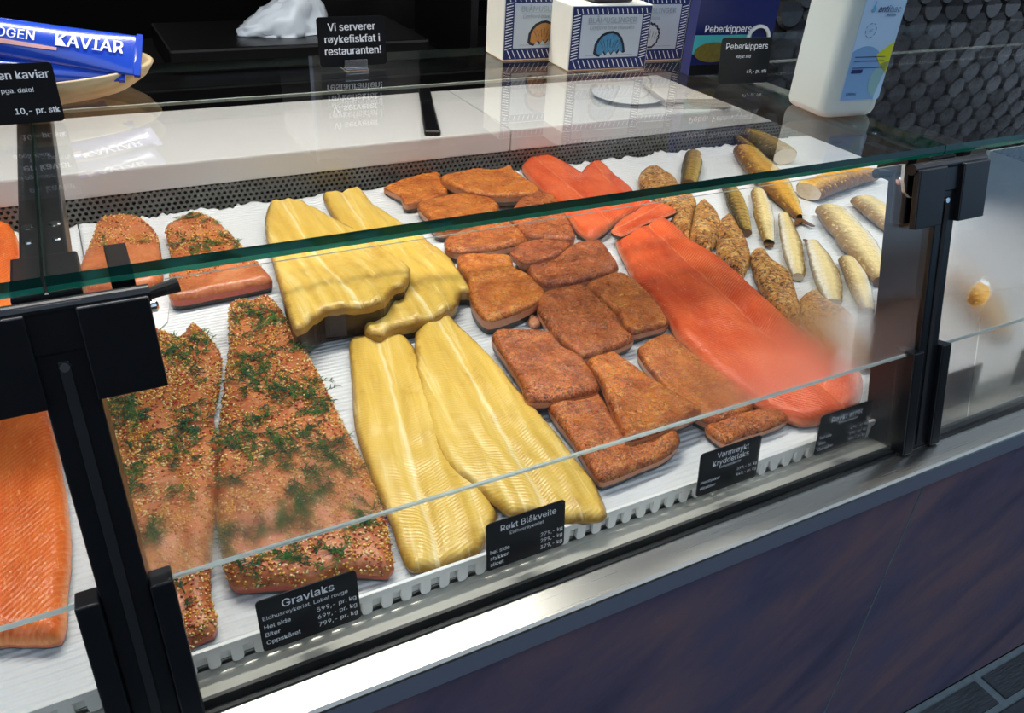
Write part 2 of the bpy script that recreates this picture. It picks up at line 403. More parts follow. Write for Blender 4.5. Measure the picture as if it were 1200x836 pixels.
# ------------------------------------------------------------------ glass display cases
EN = Vector((0, -1, G_LEAN)).normalized()
EX, EZ = Vector((1, 0, 0)), Vector((0, G_LEAN, 1))
GO = Vector((0, G_Y0, 0))
def P(x, z, out=0.0): return GO + EX * x + EZ * z + EN * out
def fog_main(b):
    p = b.n('ShaderNodeSeparateXYZ', {0: b.n('ShaderNodeNewGeometry').outputs['Position']}); x, z = p.outputs[0], p.outputs[2]
    nz = b.noise(b.n('ShaderNodeNewGeometry').outputs['Position'], 9, 4, .6)
    zz = b.math('MULTIPLY_ADD', nz, .06, b.math('SUBTRACT', z, .03))
    low = b.n('ShaderNodeMapRange', {0: zz, 1: .245, 2: .135, 3: 0.0, 4: 1.0}, interpolation_type='SMOOTHSTEP').outputs[0]
    lft = b.n('ShaderNodeMapRange', {0: x, 1: .24, 2: .08, 3: .0, 4: .40}, interpolation_type='SMOOTHSTEP').outputs[0]
    rgt = b.n('ShaderNodeMapRange', {0: x, 1: .40, 2: .70, 3: 0.0, 4: .95}, interpolation_type='SMOOTHSTEP').outputs[0]
    return b.math('MULTIPLY', low, b.math('MAXIMUM', lft, rgt))
def fog_low(b):
    p = b.n('ShaderNodeSeparateXYZ', {0: b.n('ShaderNodeNewGeometry').outputs['Position']}); x, z = p.outputs[0], p.outputs[2]
    rgt = b.n('ShaderNodeMapRange', {0: x, 1: .50, 2: .76, 3: 0.0, 4: .22}, interpolation_type='SMOOTHSTEP').outputs[0]
    bot = b.n('ShaderNodeMapRange', {0: z, 1: .03, 2: .005, 3: 0.0, 4: .08}, interpolation_type='SMOOTHSTEP').outputs[0]
    return b.math('MAXIMUM', rgt, bot)
hole = og(1148, 345); drip = og(1136, 470)
def fog_right(b):
    pos = b.n('ShaderNodeNewGeometry').outputs['Position']
    p = b.n('ShaderNodeSeparateXYZ', {0: pos}); x, z = p.outputs[0], p.outputs[2]
    nz = b.noise(pos, 55, 4, .7); nb = b.noise(pos, 8, 3)
    dx = b.math('MULTIPLY_ADD', nz, .02, b.math('SUBTRACT', x, float(hole[0]) + .010)); dz = b.math('MULTIPLY_ADD', nz, .022, b.math('SUBTRACT', z, float(hole[2]) + .011))
    dist = b.math('SQRT', b.math('ADD', b.math('MULTIPLY', dx, dx), b.math('MULTIPLY', b.math('MULTIPLY', dz, dz), 1.9)))
    open_ = b.n('ShaderNodeMapRange', {0: dist, 1: .019, 2: .027, 3: 0.05, 4: 1.0}).outputs[0]
    ddx = b.math('ABSOLUTE', b.math('MULTIPLY_ADD', nb, .006, b.math('SUBTRACT', x, float(drip[0]) + .003)))
    run = b.n('ShaderNodeMapRange', {0: ddx, 1: .0007, 2: .0016, 3: 0.35, 4: 1.0}).outputs[0]
    below = b.math('LESS_THAN', z, float(hole[2])); run = b.math('MAXIMUM', run, b.math('SUBTRACT', 1.0, below))
    topm = b.n('ShaderNodeMapRange', {0: b.math('MULTIPLY_ADD', nb, .05, z), 1: .345, 2: .255, 3: .10, 4: .93}, interpolation_type='SMOOTHSTEP').outputs[0]
    return b.math('MULTIPLY', topm, b.math('MINIMUM', open_, run))
M['fog_main'] = thin_glass('misted_glass', fog=fog_main)
M['fog_low'] = thin_glass('misted_low_glass', fog=fog_low)
M['fog_right'] = thin_glass('condensation_glass', fog=fog_right)

def lean_pane(poly, name, parent, inner, t=.0042, edge='edge_pale', out0=0.0):
    g = Geo(); n = len(poly)
    a = [P(x, z, out0) for x, z in poly]; c = [P(x, z, out0 + t) for x, z in poly]
    g.add(a + c, [tuple(range(n - 1, -1, -1))], 1); g.f.append(tuple(range(n, 2 * n))); g.m.append(0)
    for i in range(n): g.f.append((i, (i + 1) % n, n + (i + 1) % n, n + i)); g.m.append(2)
    return g.build(name, [M['glass'], inner, M[edge]], parent)
SPLIT = .124
def case(name, label, x0, x1, inner_up, inner_low, notch0=True, notch1=True):
    root = thing(name, label, 'display case', ((x0 + x1) / 2, .49, 0.0), 'glass display cases on the counter')
    xa, xb = x0 + .0009, x1 - .0009
    # horizontal top pane, front edge facets painted dark and bright for light inside the glass
    g = Geo(); y0, y1, zb, zt = .5385, 1.105, GLASS_Z - .011, GLASS_Z
    zm = GLASS_Z - .0065
    V = [(xa, y0, zb), (xb, y0, zb), (xb, y1, zb), (xa, y1, zb), (xa, y0, zt), (xb, y0, zt), (xb, y1, zt), (xa, y1, zt), (xa, y0 - .0012, zm), (xb, y0 - .0012, zm)]
    g.add(V, [(0, 3, 2, 1), (4, 5, 6, 7)], 0); g.add(V, [(8, 9, 5, 4)], 1); g.add(V, [(0, 1, 9, 8)], 2); g.add(V, [(1, 2, 6, 5, 9), (3, 0, 8, 4, 7)], 4); g.add(V, [(2, 3, 7, 6)], 3)
    g.build('top_glass', [M['glass'], M['edge_dark'], M['edge'], M['edge_rear'], M['edge_mid']], root, recalc=False)
    # slim pale rod drawing the second pale line below the rear edge
    Geo().box(xa, xb, 1.0835, 1.0875, GLASS_Z - .046, GLASS_Z - .0425).build('rear_rod', [M['edge_pale']], root)
    pts = [(xa + .012, SPLIT + .001), (xb - .012, SPLIT + .001)]
    if notch1: pts += [(xb - .012, .306), (xb - .045, .304), (xb - .052, .312), (xb - .070, .322), (xb - .070, .341)]
    else: pts += [(xb - .012, .341)]
    if notch0: pts += [(xa + .068, .341), (xa + .066, .322), (xa + .052, .312), (xa + .045, .304), (xa + .012, .306)]
    else: pts += [(xa + .012, .341)]
    if notch0: pts[-5:] = [(xa + .070, .341), (xa + .070, .325), (xa + .066, .312), (xa + .056, .305), (xa + .012, .303)]
    if notch1: pts[2:7] = [(xb - .012, .303), (xb - .056, .305), (xb - .066, .312), (xb - .070, .325), (xb - .070, .341)]
    lean_pane(pts, 'front_glass', root, inner_up)
    lean_pane([(xa + .012, -.004), (xb - .012, -.004), (xb - .012, SPLIT - .001), (xa + .012, SPLIT - .001)], 'lower_glass', root, inner_low)
    # toothed front lip of the tray, each tooth a piece
    lip = Geo().box(xa, xb, .4925, .4965, .004, .012, bev=.0008).build('tray_lip', M['white_plastic'], root)
    pitch, me = .0196, None; nt = int((xb - xa - .004) / pitch)
    for k in range(nt):
        if me is None:
            pr = [(-.0052, .006), (.0052, .006), (.0052, -.009), (.004, -.0125), (.0, -.0135), (-.004, -.0125), (-.0052, -.009)]
            tg = Geo(); tg.prism(pr, (0, .4966, 0), (1, 0, 0), (0, 0, 1), (0, -1, 0), .0042)
            t = tg.build('tooth', M['white_plastic'], root); me = t.data
            for vv in me.vertices: vv.co += Vector(root.location)
        else:
            t = bpy.data.objects.new('tooth', me); COL.objects.link(t); t.parent = root
        t.location = Vector((xa + .008 + pitch * k, 0, 0)) - Vector(root.location)
    return root
W_ = PRX - PLX
case('display_case', 'middle glass display case between the two black posts', PLX, PRX, M['fog_main'], M['fog_low'])
case('display_case', 'glass display case at the left edge, beyond the left post', PLX - W_, PLX, M['glass'], M['fog_low'], notch0=False)
case('display_case', 'misted glass display case at the right edge with a wiped clear spot', PRX, PRX + 1.40, M['fog_right'], M['fog_right'], notch1=False)

def post(name, label, px):
    root = thing(name, label, 'post', (px, .47, 0.0), 'black posts carrying the glass')
    h = .0165
    def slab(x0, x1, z0, z1, o0, o1, nm, mat='black', bev=.0015):
        g = Geo(); g.hexa([P(x0, z0, o0), P(x1, z0, o0), P(x1, z0, o1), P(x0, z0, o1), P(x0, z1, o0), P(x1, z1, o0), P(x1, z1, o1), P(x0, z1, o1)])
        o = g.build(nm, M[mat], root); md = o.modifiers.new('bevel', 'BEVEL'); md.width = bev; md.segments = 2; return o
    slab(px - h, px + h, -.004, .334, -.058, .0075, 'upright')
    slab(px - .0035, px + .0035, .004, .300, .0075, .0088, 'front_seam', 'black_matt', .0005)
    slab(px - .033, px - h, .0, .128, -.010, .014, 'foot_clamp'); slab(px + h, px + .033, .0, .128, -.010, .014, 'foot_clamp')
    # strut below the top pane
    st = Geo().box(px - .0155, px + .0155, .556, 1.10, .312, GLASS_Z - .0115, bev=.002).build('strut', M['black'], root)
    Geo().box(px - .021, px + .021, .536, .600, .300, GLASS_Z - .0113, bev=.002).build('strut_end', M['black'], root)
    for y in (.655, .625):
        for sx_ in (-1, 1):
            if y < .64: r = .0034
            else: r = .0046
            g = Geo(); g.cyl((px + sx_ * .009, y, GLASS_Z - .0116), (px + sx_ * .009, y, GLASS_Z - .0106), r, 14, r1=r * .7); g.build('screw', M['chrome'], st)
    # hinge with a clamp block on both sides
    g = Geo(); g.cyl(P(px - .060, .334, .004), P(px + .060, .334, .004), .0062, 20); g.build('hinge_rod', M['black'], root, smooth=False)
    slab(px - .020, px + .020, .306, .338, -.02, .0095, 'hinge_body')
    for s in (-1, 1):
        a, c = sorted((px + s * .0145, px + s * .0585))
        cl = slab(a, c, .272, .334, .0062, .0145, 'clamp_plate', bev=.0012)
        slab(a, c, .276, .330, -.018, -.0005, 'clamp_block')
        a, c = sorted((px + s * .038, px + s * .053))
        Geo().box(a, c, .540, .602, .3335, GLASS_Z - .0113, bev=.001).build('clamp_arm', M['black'], root)
        g = Geo(); e = P(px + s * .0585, .322, -.008); g.cyl(e, e + Vector((s * .004, 0, 0)), .0042, 16); g.cyl(e + Vector((s * .004, 0, 0)), e + Vector((s * .0055, 0, 0)), .0042, 16, r1=.002)
        g.build('bolt', M['chrome'], root)
        g = Geo(); e = P(px + s * .060, .328, -.022); g.cyl(e, e + Vector((s * .020, .003, .002)), .0042, 12, r1=.0055); g.build('knob', M['black_matt'], root)
    g = Geo(); e = P(px, .296, .0075); g.cyl(e, e + EN * .0015, .0042, 16, r1=.003); g.build('bolt', M['chrome'], root)
    return root
post('case_post', 'black metal post with hinge clamps between left and middle cases', PLX)
post('case_post', 'black metal post with hinge clamps between middle and right cases', PRX)

# ------------------------------------------------------------------ white ribbed liners on the trays
b = NB('white_ribbed_sheet'); o = b.obj()
rib = b.n('ShaderNodeTexWave', {'Vector': b.mapv(o, (0, 1, 0)), 'Scale': 38.0, 'Distortion': 0.6, 'Detail': 1.0}, wave_type='BANDS', bands_direction='Y').outputs['Fac']
nz = b.noise(o, 160, 4, .65); hh = b.math('MULTIPLY_ADD', nz, .6, b.math('MULTIPLY', rib, .8))
c = b.mix(b.noise(o, 5, 3), S(206, 208, 208), S(226, 228, 228))
M['liner'] = b.end(b.pbsdf(c, .42, Normal=b.bump(hh, .5, .0035), Subsurface_Weight=.0))
def liner(label, x0, x1):
    g = Geo(); nx = int((x1 - x0) / .006); ys = [.499 + i * (1.488 - .499) / 120 for i in range(121)]
    idx = {}
    for i in range(nx + 1):
        x = x0 + (x1 - x0) * i / nx
        back = 1.478 + .016 * mnoise.noise((x * 22, 0, 3)) + .010 * mnoise.noise((x * 90, 4, 3)) + .006 * mnoise.noise((x * 260, 7, 1))
        for j, y in enumerate(ys):
            yy = .4985 + (back - .4985) * j / 120
            far = max(0, (yy - 1.36) / .13)
            z = .0 + .010 * far ** 2 * (1 + .7 * mnoise.noise((x * 40, yy * 40, 2))) + .0012 * mnoise.noise((x * 25, yy * 25, 0))
            idx[i, j] = len(g.v); g.v.append((x, yy, z))
    for i in range(nx):
        for j in range(120): g.f.append((idx[i, j], idx[i + 1, j], idx[i + 1, j + 1], idx[i, j + 1])); g.m.append(0)
    base = len(g.v)
    rim = [(i, 0) for i in range(nx + 1)] + [(nx, j) for j in range(1, 121)] + [(i, 120) for i in range(nx - 1, -1, -1)] + [(0, j) for j in range(119, 0, -1)]
    for i, j in rim: x, y, z = g.v[idx[i, j]]; g.v.append((x, y, -.0115))
    n = len(rim)
    for k in range(n): g.f.append((idx[rim[k]], base + k, base + (k + 1) % n, idx[rim[(k + 1) % n]])); g.m.append(0)
    o = g.build('tray_liner', M['liner'], smooth=True); return tag(o, label, 'liner', 'white liners under the fish')
liner('white ribbed sheet under the fish in the middle case', PLX + .001, PRX - .001)
liner('white ribbed sheet under the orange fillet in the left case', PLX - .9, PLX - .001)
liner('white ribbed sheet in the misted right case', PRX + .001, PRX + W_)

# ------------------------------------------------------------------ fish: materials
def flesh_inputs(b):
    u, v, e = b.attr('su').outputs['Fac'], b.attr('sv').outputs['Fac'], b.attr('ed').outputs['Fac']
    return u, v, e
def m_gravlaks():
    b = NB('cured_salmon'); o = b.obj(); u, v, e = flesh_inputs(b)
    c = b.ramp(b.noise(o, 26, 5), [(.3, S(150, 76, 38)), (.55, S(190, 104, 62)), (.75, S(208, 136, 92))])
    c = b.mix(b.ramp(b.noise(o, 220, 3), [(.5, 0.0), (.68, .6)]), c, S(196, 148, 84))
    return b.end(b.pbsdf(c, .34, Normal=b.bump(b.noise(o, 240, 4), .35, .002), Subsurface_Weight=.12, Subsurface_Radius=(.01, .004, .002), Subsurface_Scale=.3))
def m_cut(name, c0, c1, scale=160):
    b = NB(name); o = b.obj(); n = b.noise(b.mapv(o, (1, 1, 2.5)), scale, 4)
    return b.end(b.pbsdf(b.mix(n, c0, c1), .36, Normal=b.bump(n, .3, .002)))
def m_halibut():
    b = NB('smoked_halibut'); o = b.obj(); u, v, e = flesh_inputs(b)
    uv = b.n('ShaderNodeCombineXYZ', {0: u, 1: v, 2: 0.0}).outputs[0]
    long_ = b.noise(b.mapv(uv, (3, 60, 1)), 1.0, 4, .6)
    rr = b.math('SINE', b.math('MULTIPLY_ADD', b.noise(uv, 22, 2), 9.0, b.math('MULTIPLY', b.math('ADD', u, b.math('MULTIPLY', b.math('ABSOLUTE', v), .5)), 1300.0)))
    c = b.ramp(long_, [(.28, S(204, 158, 52)), (.5, S(226, 186, 80)), (.72, S(240, 212, 128))])
    c = b.mix(b.ramp(b.noise(o, 7, 3), [(.45, 0.0), (.75, .55)]), c, S(208, 168, 60))
    c = b.mix(b.math('MULTIPLY', b.math('MULTIPLY_ADD', rr, .5, .5), .12), c, S(240, 224, 170))
    mid = b.n('ShaderNodeMapRange', {0: b.math('ABSOLUTE', b.math('ADD', v, b.math('MULTIPLY_ADD', b.noise(uv, 14, 2), .012, -.002))), 1: .0008, 2: .0035, 3: .45, 4: 0.0}).outputs[0]
    c = b.mix(mid, c, S(246, 236, 196))
    en = b.math('ADD', e, b.math('MULTIPLY_ADD', b.noise(o, 60, 3), .010, -.005))
    ed = b.n('ShaderNodeMapRange', {0: en, 1: .0005, 2: .0075, 3: .85, 4: 0.0}).outputs[0]
    c = b.mix(ed, c, S(146, 104, 36))
    c = b.mix(b.ramp(b.noise(o, 17, 4, .6), [(.60, 0.0), (.72, .5)]), c, S(178, 128, 44))
    c = b.mix(b.ramp(b.noise(b.mapv(uv, (6, 110, 1)), 1.0, 3, .6), [(.58, 0.0), (.70, .45)]), c, S(250, 236, 180))
    return b.end(b.pbsdf(c, .33, Normal=b.bump(b.math('ADD', b.math('MULTIPLY', rr, .12), long_), .35, .0022), Subsurface_Weight=.10, Subsurface_Radius=(.01, .006, .002), Subsurface_Scale=.3))
def m_spice():
    b = NB('spiced_hot_smoked_salmon'); o = b.obj(); r = b.rand(); u, v, e = flesh_inputs(b)
    red = b.n('ShaderNodeSeparateColor', {0: b.n('ShaderNodeObjectInfo').outputs['Color']}).outputs[0]      # how far each piece leans to red-brown
    vv = b.n('ShaderNodeVectorMath', operation='ADD'); b.put(vv.inputs[0], o); b.put(vv.inputs[1], b.n('ShaderNodeCombineXYZ', {0: r, 1: b.math('MULTIPLY', r, 3.7), 2: 0.0}).outputs[0]); o2 = vv.outputs[0]
    warm = b.mix(red, S(230, 134, 48), S(198, 104, 54))
    c = b.mix(b.ramp(b.noise(o2, 30, 4), [(.40, 0.0), (.66, .9)]), warm, b.mix(red, S(188, 88, 32), S(150, 74, 44)))
    c = b.mix(b.ramp(b.noise(b.mapv(o2, (1, 2.2, 1)), 75, 3), [(.54, 0.0), (.66, .75)]), c, b.mix(red, S(246, 180, 84), S(224, 144, 84)))
    sp = b.ramp(b.noise(o2, 340, 3, .75), [(.49, 0.0), (.56, 1.0)])
    sp = b.math('MULTIPLY', sp, b.ramp(b.noise(o2, 34, 3), [(.32, .4), (.52, 1.0)]))
    c = b.mix(b.math('MULTIPLY', sp, b.math('MULTIPLY_ADD', red, .35, .62)), c, S(84, 28, 16))
    dk = b.ramp(b.noise(b.mapv(o2, loc=(8, 2, 1)), 330, 2, .6), [(.62, 0.0), (.67, .9)]); c = b.mix(dk, c, S(40, 20, 14))
    tn = b.ramp(b.noise(b.mapv(o2, loc=(3, 1, 5)), 330, 3, .75), [(.62, 0.0), (.67, .8)])
    c = b.mix(tn, c, S(240, 190, 122))
    en = b.n('ShaderNodeMapRange', {0: b.math('ADD', e, b.math('MULTIPLY_ADD', b.noise(o2, 90, 2), .008, -.004)), 1: .0, 2: .004, 3: .55, 4: 0.0}).outputs[0]
    c = b.mix(en, c, S(96, 40, 20))
    bh = b.math('ADD', b.noise(o2, 260, 4, .75), b.math('MULTIPLY', b.noise(o2, 60, 3), .9))
    return b.end(b.pbsdf(c, b.math('MULTIPLY_ADD', b.noise(o2, 90, 2), .35, .12), Normal=b.bump(bh, .6, .003)))
def m_salmon(name, deep, mid, pale, period=900.0, amt=.4):
    b = NB(name); o = b.obj(); u, v, e = flesh_inputs(b)
    uv = b.n('ShaderNodeCombineXYZ', {0: u, 1: v, 2: 0.0}).outputs[0]
    ph = b.math('MULTIPLY_ADD', b.noise(uv, 12, 2), 8.0, b.math('MULTIPLY', b.math('ADD', u, b.math('MULTIPLY', b.math('ABSOLUTE', v), .9)), period))
    st = b.math('MULTIPLY_ADD', b.math('SINE', ph), .5, .5)
    c = b.ramp(b.noise(b.mapv(uv, (5, 14, 1)), 1.5, 4), [(.3, deep), (.6, mid)])
    c = b.mix(b.math('MULTIPLY', b.math('POWER', st, 4.0), b.math('MULTIPLY', b.ramp(b.noise(uv, 16, 3), [(.35, 0.0), (.7, 1.0)]), amt)), c, pale)
    c = b.mix(b.ramp(b.noise(b.mapv(uv, (60, 260, 1)), 1.0, 3, .7), [(.58, 0.0), (.72, .5)]), c, pale)
    ml = b.n('ShaderNodeMapRange', {0: b.math('ABSOLUTE', b.math('ADD', v, b.math('MULTIPLY_ADD', b.noise(uv, 18, 2), .02, -.008))), 1: .0004, 2: .003, 3: .30, 4: 0.0}).outputs[0]
    c = b.mix(ml, c, pale)
    en = b.n('ShaderNodeMapRange', {0: e, 1: .0, 2: .004, 3: .6, 4: 0.0}).outputs[0]
    c = b.mix(en, c, pale)
    bh = b.math('MULTIPLY_ADD', st, .12, b.math('ADD', b.noise(o, 60, 3, .6), b.math('MULTIPLY', b.noise(b.mapv(uv, (120, 260, 1)), 1.0, 4, .7), .5)))
    return b.end(b.pbsdf(c, .22, Normal=b.bump(bh, .55, .004), Subsurface_Weight=.12, Subsurface_Radius=(.01, .004, .002), Subsurface_Scale=.3))
def m_pepper():
    b = NB('peppered_kipper'); o = b.obj(); r = b.rand()
    vv = b.n('ShaderNodeVectorMath', operation='ADD'); b.put(vv.inputs[0], o); b.put(vv.inputs[1], b.n('ShaderNodeCombineXYZ', {0: r, 1: r, 2: 0.0}).outputs[0]); o2 = vv.outputs[0]
    c = b.ramp(b.noise(o2, 45, 4), [(.3, S(160, 92, 34)), (.5, S(210, 140, 58)), (.7, S(230, 182, 104))])
    c = b.mix(b.ramp(b.noise(o2, 150, 4, .75), [(.50, 0.0), (.56, .95)]), c, S(70, 28, 12))
    c = b.mix(b.ramp(b.noise(b.mapv(o2, loc=(2, 7, 1)), 170, 3, .7), [(.57, 0.0), (.62, .9)]), c, S(240, 212, 150))
    return b.end(b.pbsdf(c, .35, Normal=b.bump(b.noise(o2, 150, 4, .75), 1.0, .006)))
M['gravlaks'] = m_gravlaks(); M['halibut'] = m_halibut(); M['spice'] = m_spice(); M['pepper'] = m_pepper()
M['smoked'] = m_salmon('cold_smoked_salmon', S(192, 60, 26), S(226, 98, 50), S(242, 166, 122), 1100., .5)
M['salmon'] = m_salmon('fresh_salmon', S(208, 82, 22), S(234, 116, 44), S(248, 178, 112), 900., .32)
M['cut_red'] = m_cut('cut_cured_salmon', S(168, 62, 44), S(206, 104, 76))
M['cut_pink'] = m_cut('cut_hot_smoked_salmon', S(182, 104, 66), S(226, 168, 130))
M['cut_orange'] = m_cut('cut_salmon', S(204, 84, 40), S(230, 140, 96))
M['skin'] = m_cut('dark_fish_skin', S(30, 30, 32), S(74, 68, 60))
M['skin_shade_brown'] = m_cut('brown_skin_and_shade', S(24, 15, 9), S(66, 42, 18), 60)  # brown skin, darkened to stand for the shaded hollow under the raised halibut end
M['halibut_edge'] = m_cut('halibut_edge', S(140, 98, 34), S(196, 156, 74), 60)

# ------------------------------------------------------------------ fish: fillets grown from their outlines on the tray
def resample(P2, step):
    n = len(P2); out = []
    for i in range(n):
        p0, p1, p2, p3 = P2[(i - 1) % n], P2[i], P2[(i + 1) % n], P2[(i + 2) % n]
        k = max(1, int(np.linalg.norm(p2 - p1) / step))
        for j in range(k):
            t = j / k
            cr = .5 * ((2 * p1) + (-p0 + p2) * t + (2 * p0 - 5 * p1 + 4 * p2 - p3) * t * t + (-p0 + 3 * p1 - 3 * p2 + p3) * t ** 3)
            out.append(cr * .75 + (p1 + (p2 - p1) * t) * .25)
    return np.array(out)
def seg_dist(Q, L):
    A, B = L, np.roll(L, -1, 0); D = B - A; dd = (D * D).sum(1) + 1e-18; best = np.full(len(Q), 9.)
    for i in range(len(A)):
        t = np.clip(((Q - A[i]) @ D[i]) / dd[i], 0, 1); best = np.minimum(best, np.hypot(*(Q - A[i] - t[:, None] * D[i]).T))
    return best
def inside(Q, L):
    r = np.zeros(len(Q), bool); n = len(L)
    for i in range(n):
        a, c = L[i], L[(i + 1) % n]
        k = (a[1] > Q[:, 1]) != (c[1] > Q[:, 1])
        with np.errstate(divide='ignore', invalid='ignore'): x = (c[0] - a[0]) * (Q[:, 1] - a[1]) / (c[1] - a[1]) + a[0]
        r ^= k & (Q[:, 0] < x)
    return r
FIL = {}
def fillet(name, label, cat, px, T=.018, z0=.0015, mats=None, wall=.45, round_=.016, lift=None, axis=None, group=None, step=.0055, wob=.0018, shape=None, jag=.0007, skin_part=.45, zf=.75):
    px = np.array(px, float)
    W = np.array([az(x, y, z0 + T * zf)[:2] for x, y in px])
    if lift: W = np.array([az(x, y, z0 + T * zf + lift(*w_))[:2] for (x, y), w_ in zip(px, W)]); W = np.array([az(x, y, z0 + T * zf + lift(*w_))[:2] for (x, y), w_ in zip(px, W)])
    L = resample(W, step)
    L = L + np.array([[mnoise.noise((p[0] * 130, p[1] * 130, 1)), mnoise.noise((p[0] * 130, p[1] * 130, 9))] for p in L]) * jag
    c = L.mean(0)
    if axis is None:
        ev, evec = np.linalg.eigh(np.cov((L - c).T)); ax = evec[:, 1]
    else:
        a0, a1 = az(*axis[0], z0 + T)[:2], az(*axis[1], z0 + T)[:2]; ax = (a1 - a0) / np.linalg.norm(a1 - a0); c = (a0 + a1) / 2
    if ax[1] > 0: ax = -ax
    pr = np.array([-ax[1], ax[0]])
    x0, y0 = L.min(0); x1, y1 = L.max(0)
    gx, gy_ = np.meshgrid(np.arange(x0, x1, step), np.arange(y0, y1, step * .87)); gx = gx + (np.arange(gx.shape[0]) % 2)[:, None] * step / 2
    Q = np.stack([gx.ravel(), gy_.ravel()], 1); Q = Q[inside(Q, L)]
    if len(Q): Q = Q[seg_dist(Q, L) > step * .55]
    allp = [Vector(p) for p in L] + [Vector(p) for p in Q]; nb = len(L)
    ov, oe, of, *_ = delaunay_2d_cdt(allp, [(i, (i + 1) % nb) for i in range(nb)], [], 1, 1e-7)
    V2 = np.array([v[:] for v in ov]); D = seg_dist(V2, L)
    su, sv = (V2 - c) @ ax, (V2 - c) @ pr
    e = np.clip(D / round_, 0, 1); h = wall * T + (1 - wall) * T * np.sqrt(np.clip(1 - (1 - e) ** 2, 0, 1))
    Z = np.zeros(len(V2)); rnd = random.random() * 50
    for i, p in enumerate(V2):
        nn = mnoise.noise((p[0] * 28 + rnd, p[1] * 28, 0)) * wob * (.3 + .7 * e[i]) + mnoise.noise((p[0] * 120 + rnd, p[1] * 120, 5)) * wob * .35
        Z[i] = z0 + h[i] + nn + (lift(*p) if lift else 0) + (shape(su[i], sv[i], D[i]) if shape else 0)
    g = Geo(); g.v = [(p[0], p[1], z) for p, z in zip(V2, Z)]
    cnt = {}
    for f in of:
        a, b_, c_ = (V2[i] for i in f[:3]); ar = (b_[0] - a[0]) * (c_[1] - a[1]) - (b_[1] - a[1]) * (c_[0] - a[0])
        f = tuple(f) if ar > 0 else tuple(reversed(f)); g.f.append(f); g.m.append(0)
        for i in range(len(f)): cnt[(f[i], f[(i + 1) % len(f)])] = 1
    top_f = list(g.f)
    bd = [(a, b_) for a, b_ in cnt if (b_, a) not in cnt]
    SU, SV, ED = list(su), list(sv), list(D); mp = {}; cen = L.mean(0)
    def low(i, k):
        if (i, k) not in mp:
            x, y, z = g.v[i]; zz = z0 + (z - z0) * (skin_part if k == 1 else 0.0); ins = .0012 if k == 1 else .0035
            d = cen - np.array([x, y]); d = d / (np.linalg.norm(d) + 1e-9) * ins
            mp[i, k] = len(g.v); g.v.append((x + d[0], y + d[1], zz)); SU.append(SU[i]); SV.append(SV[i]); ED.append(0)
        return mp[i, k]
    for a, b_ in bd:
        g.f.append((b_, a, low(a, 1), low(b_, 1))); g.m.append(1); g.f.append((low(b_, 1), low(a, 1), low(a, 2), low(b_, 2))); g.m.append(2)
    # close the underside
    for f in top_f[:]:
        pass
    o = None
    root_geo = (g, top_f, dict(su=SU, sv=SV, ed=ED))
    cx, cy = (L.min(0) + L.max(0)) / 2
    o = g.build(name, mats, None, smooth=True, attrs=root_geo[2], recalc=False, loc=(cx, cy, z0))
    o.data.polygons.foreach_set('use_smooth', [m == 0 for m in g.m])
    tag(o, label, cat, group)
    FIL[o.name] = (np.array(g.v), top_f, c, ax, pr, L)
    return o

GL = [M['gravlaks'], M['cut_red'], M['skin']]
HB = [M['halibut'], M['halibut_edge'], M['skin_shade_brown']]
KR = [M['spice'], M['cut_pink'], M['skin']]
SM = [M['smoked'], M['cut_orange'], M['skin']]
PE = [M['pepper'], M['pepper'], M['skin_shade_brown']]

def ridge(su, sv, D): return .004 * math.exp(-((abs(sv) - .028) / .02) ** 2) - .0022 * math.exp(-(sv / .006) ** 2)
gr = 'dill and mustard seed cured salmon'
G1 = fillet('gravlaks', 'small seeded cured salmon piece at back left, nearest the left strut', 'fish fillet', [(116, 257), (136, 252), (163, 254), (180, 267), (186, 281), (190, 323), (165, 334), (120, 336), (94, 334), (93, 310), (105, 283)], T=.024, mats=GL, wall=.5, group=gr)
G2 = fillet('gravlaks', 'small seeded cured salmon piece at back beside the yellow halibut', 'fish fillet', [(195, 265), (218, 253), (234, 250), (255, 259), (271, 274), (287, 291), (317, 323), (313, 330), (260, 341), (202, 350), (198, 325), (199, 296), (194, 273)], T=.028, mats=GL, wall=.62, group=gr)
G3 = fillet('gravlaks', 'large seeded cured salmon side right behind the left post', 'fish fillet', [(150, 392), (174, 386), (200, 389), (211, 395), (226, 380), (245, 393), (259, 415), (256, 452), (250, 486), (257, 524), (253, 580), (247, 641), (246, 693), (254, 725), (249, 741), (229, 749), (206, 762), (172, 735), (140, 660), (112, 560), (98, 470), (118, 420)], T=.020, mats=GL, wall=.4, shape=ridge, axis=((200, 390), (215, 750)), group=gr)
G4 = fillet('gravlaks', 'large seeded cured salmon side thick with dill beside the yellow halibut', 'fish fillet', [(269, 358), (295, 351), (315, 348), (328, 361), (345, 389), (371, 430), (399, 486), (424, 533), (447, 588), (462, 660), (455, 669), (415, 668), (365, 681), (310, 684), (270, 682), (258, 640), (253, 590), (254, 530), (257, 490), (263, 440), (268, 400)], T=.024, mats=GL, wall=.42, shape=ridge, axis=((297, 352), (365, 675)), group=gr)

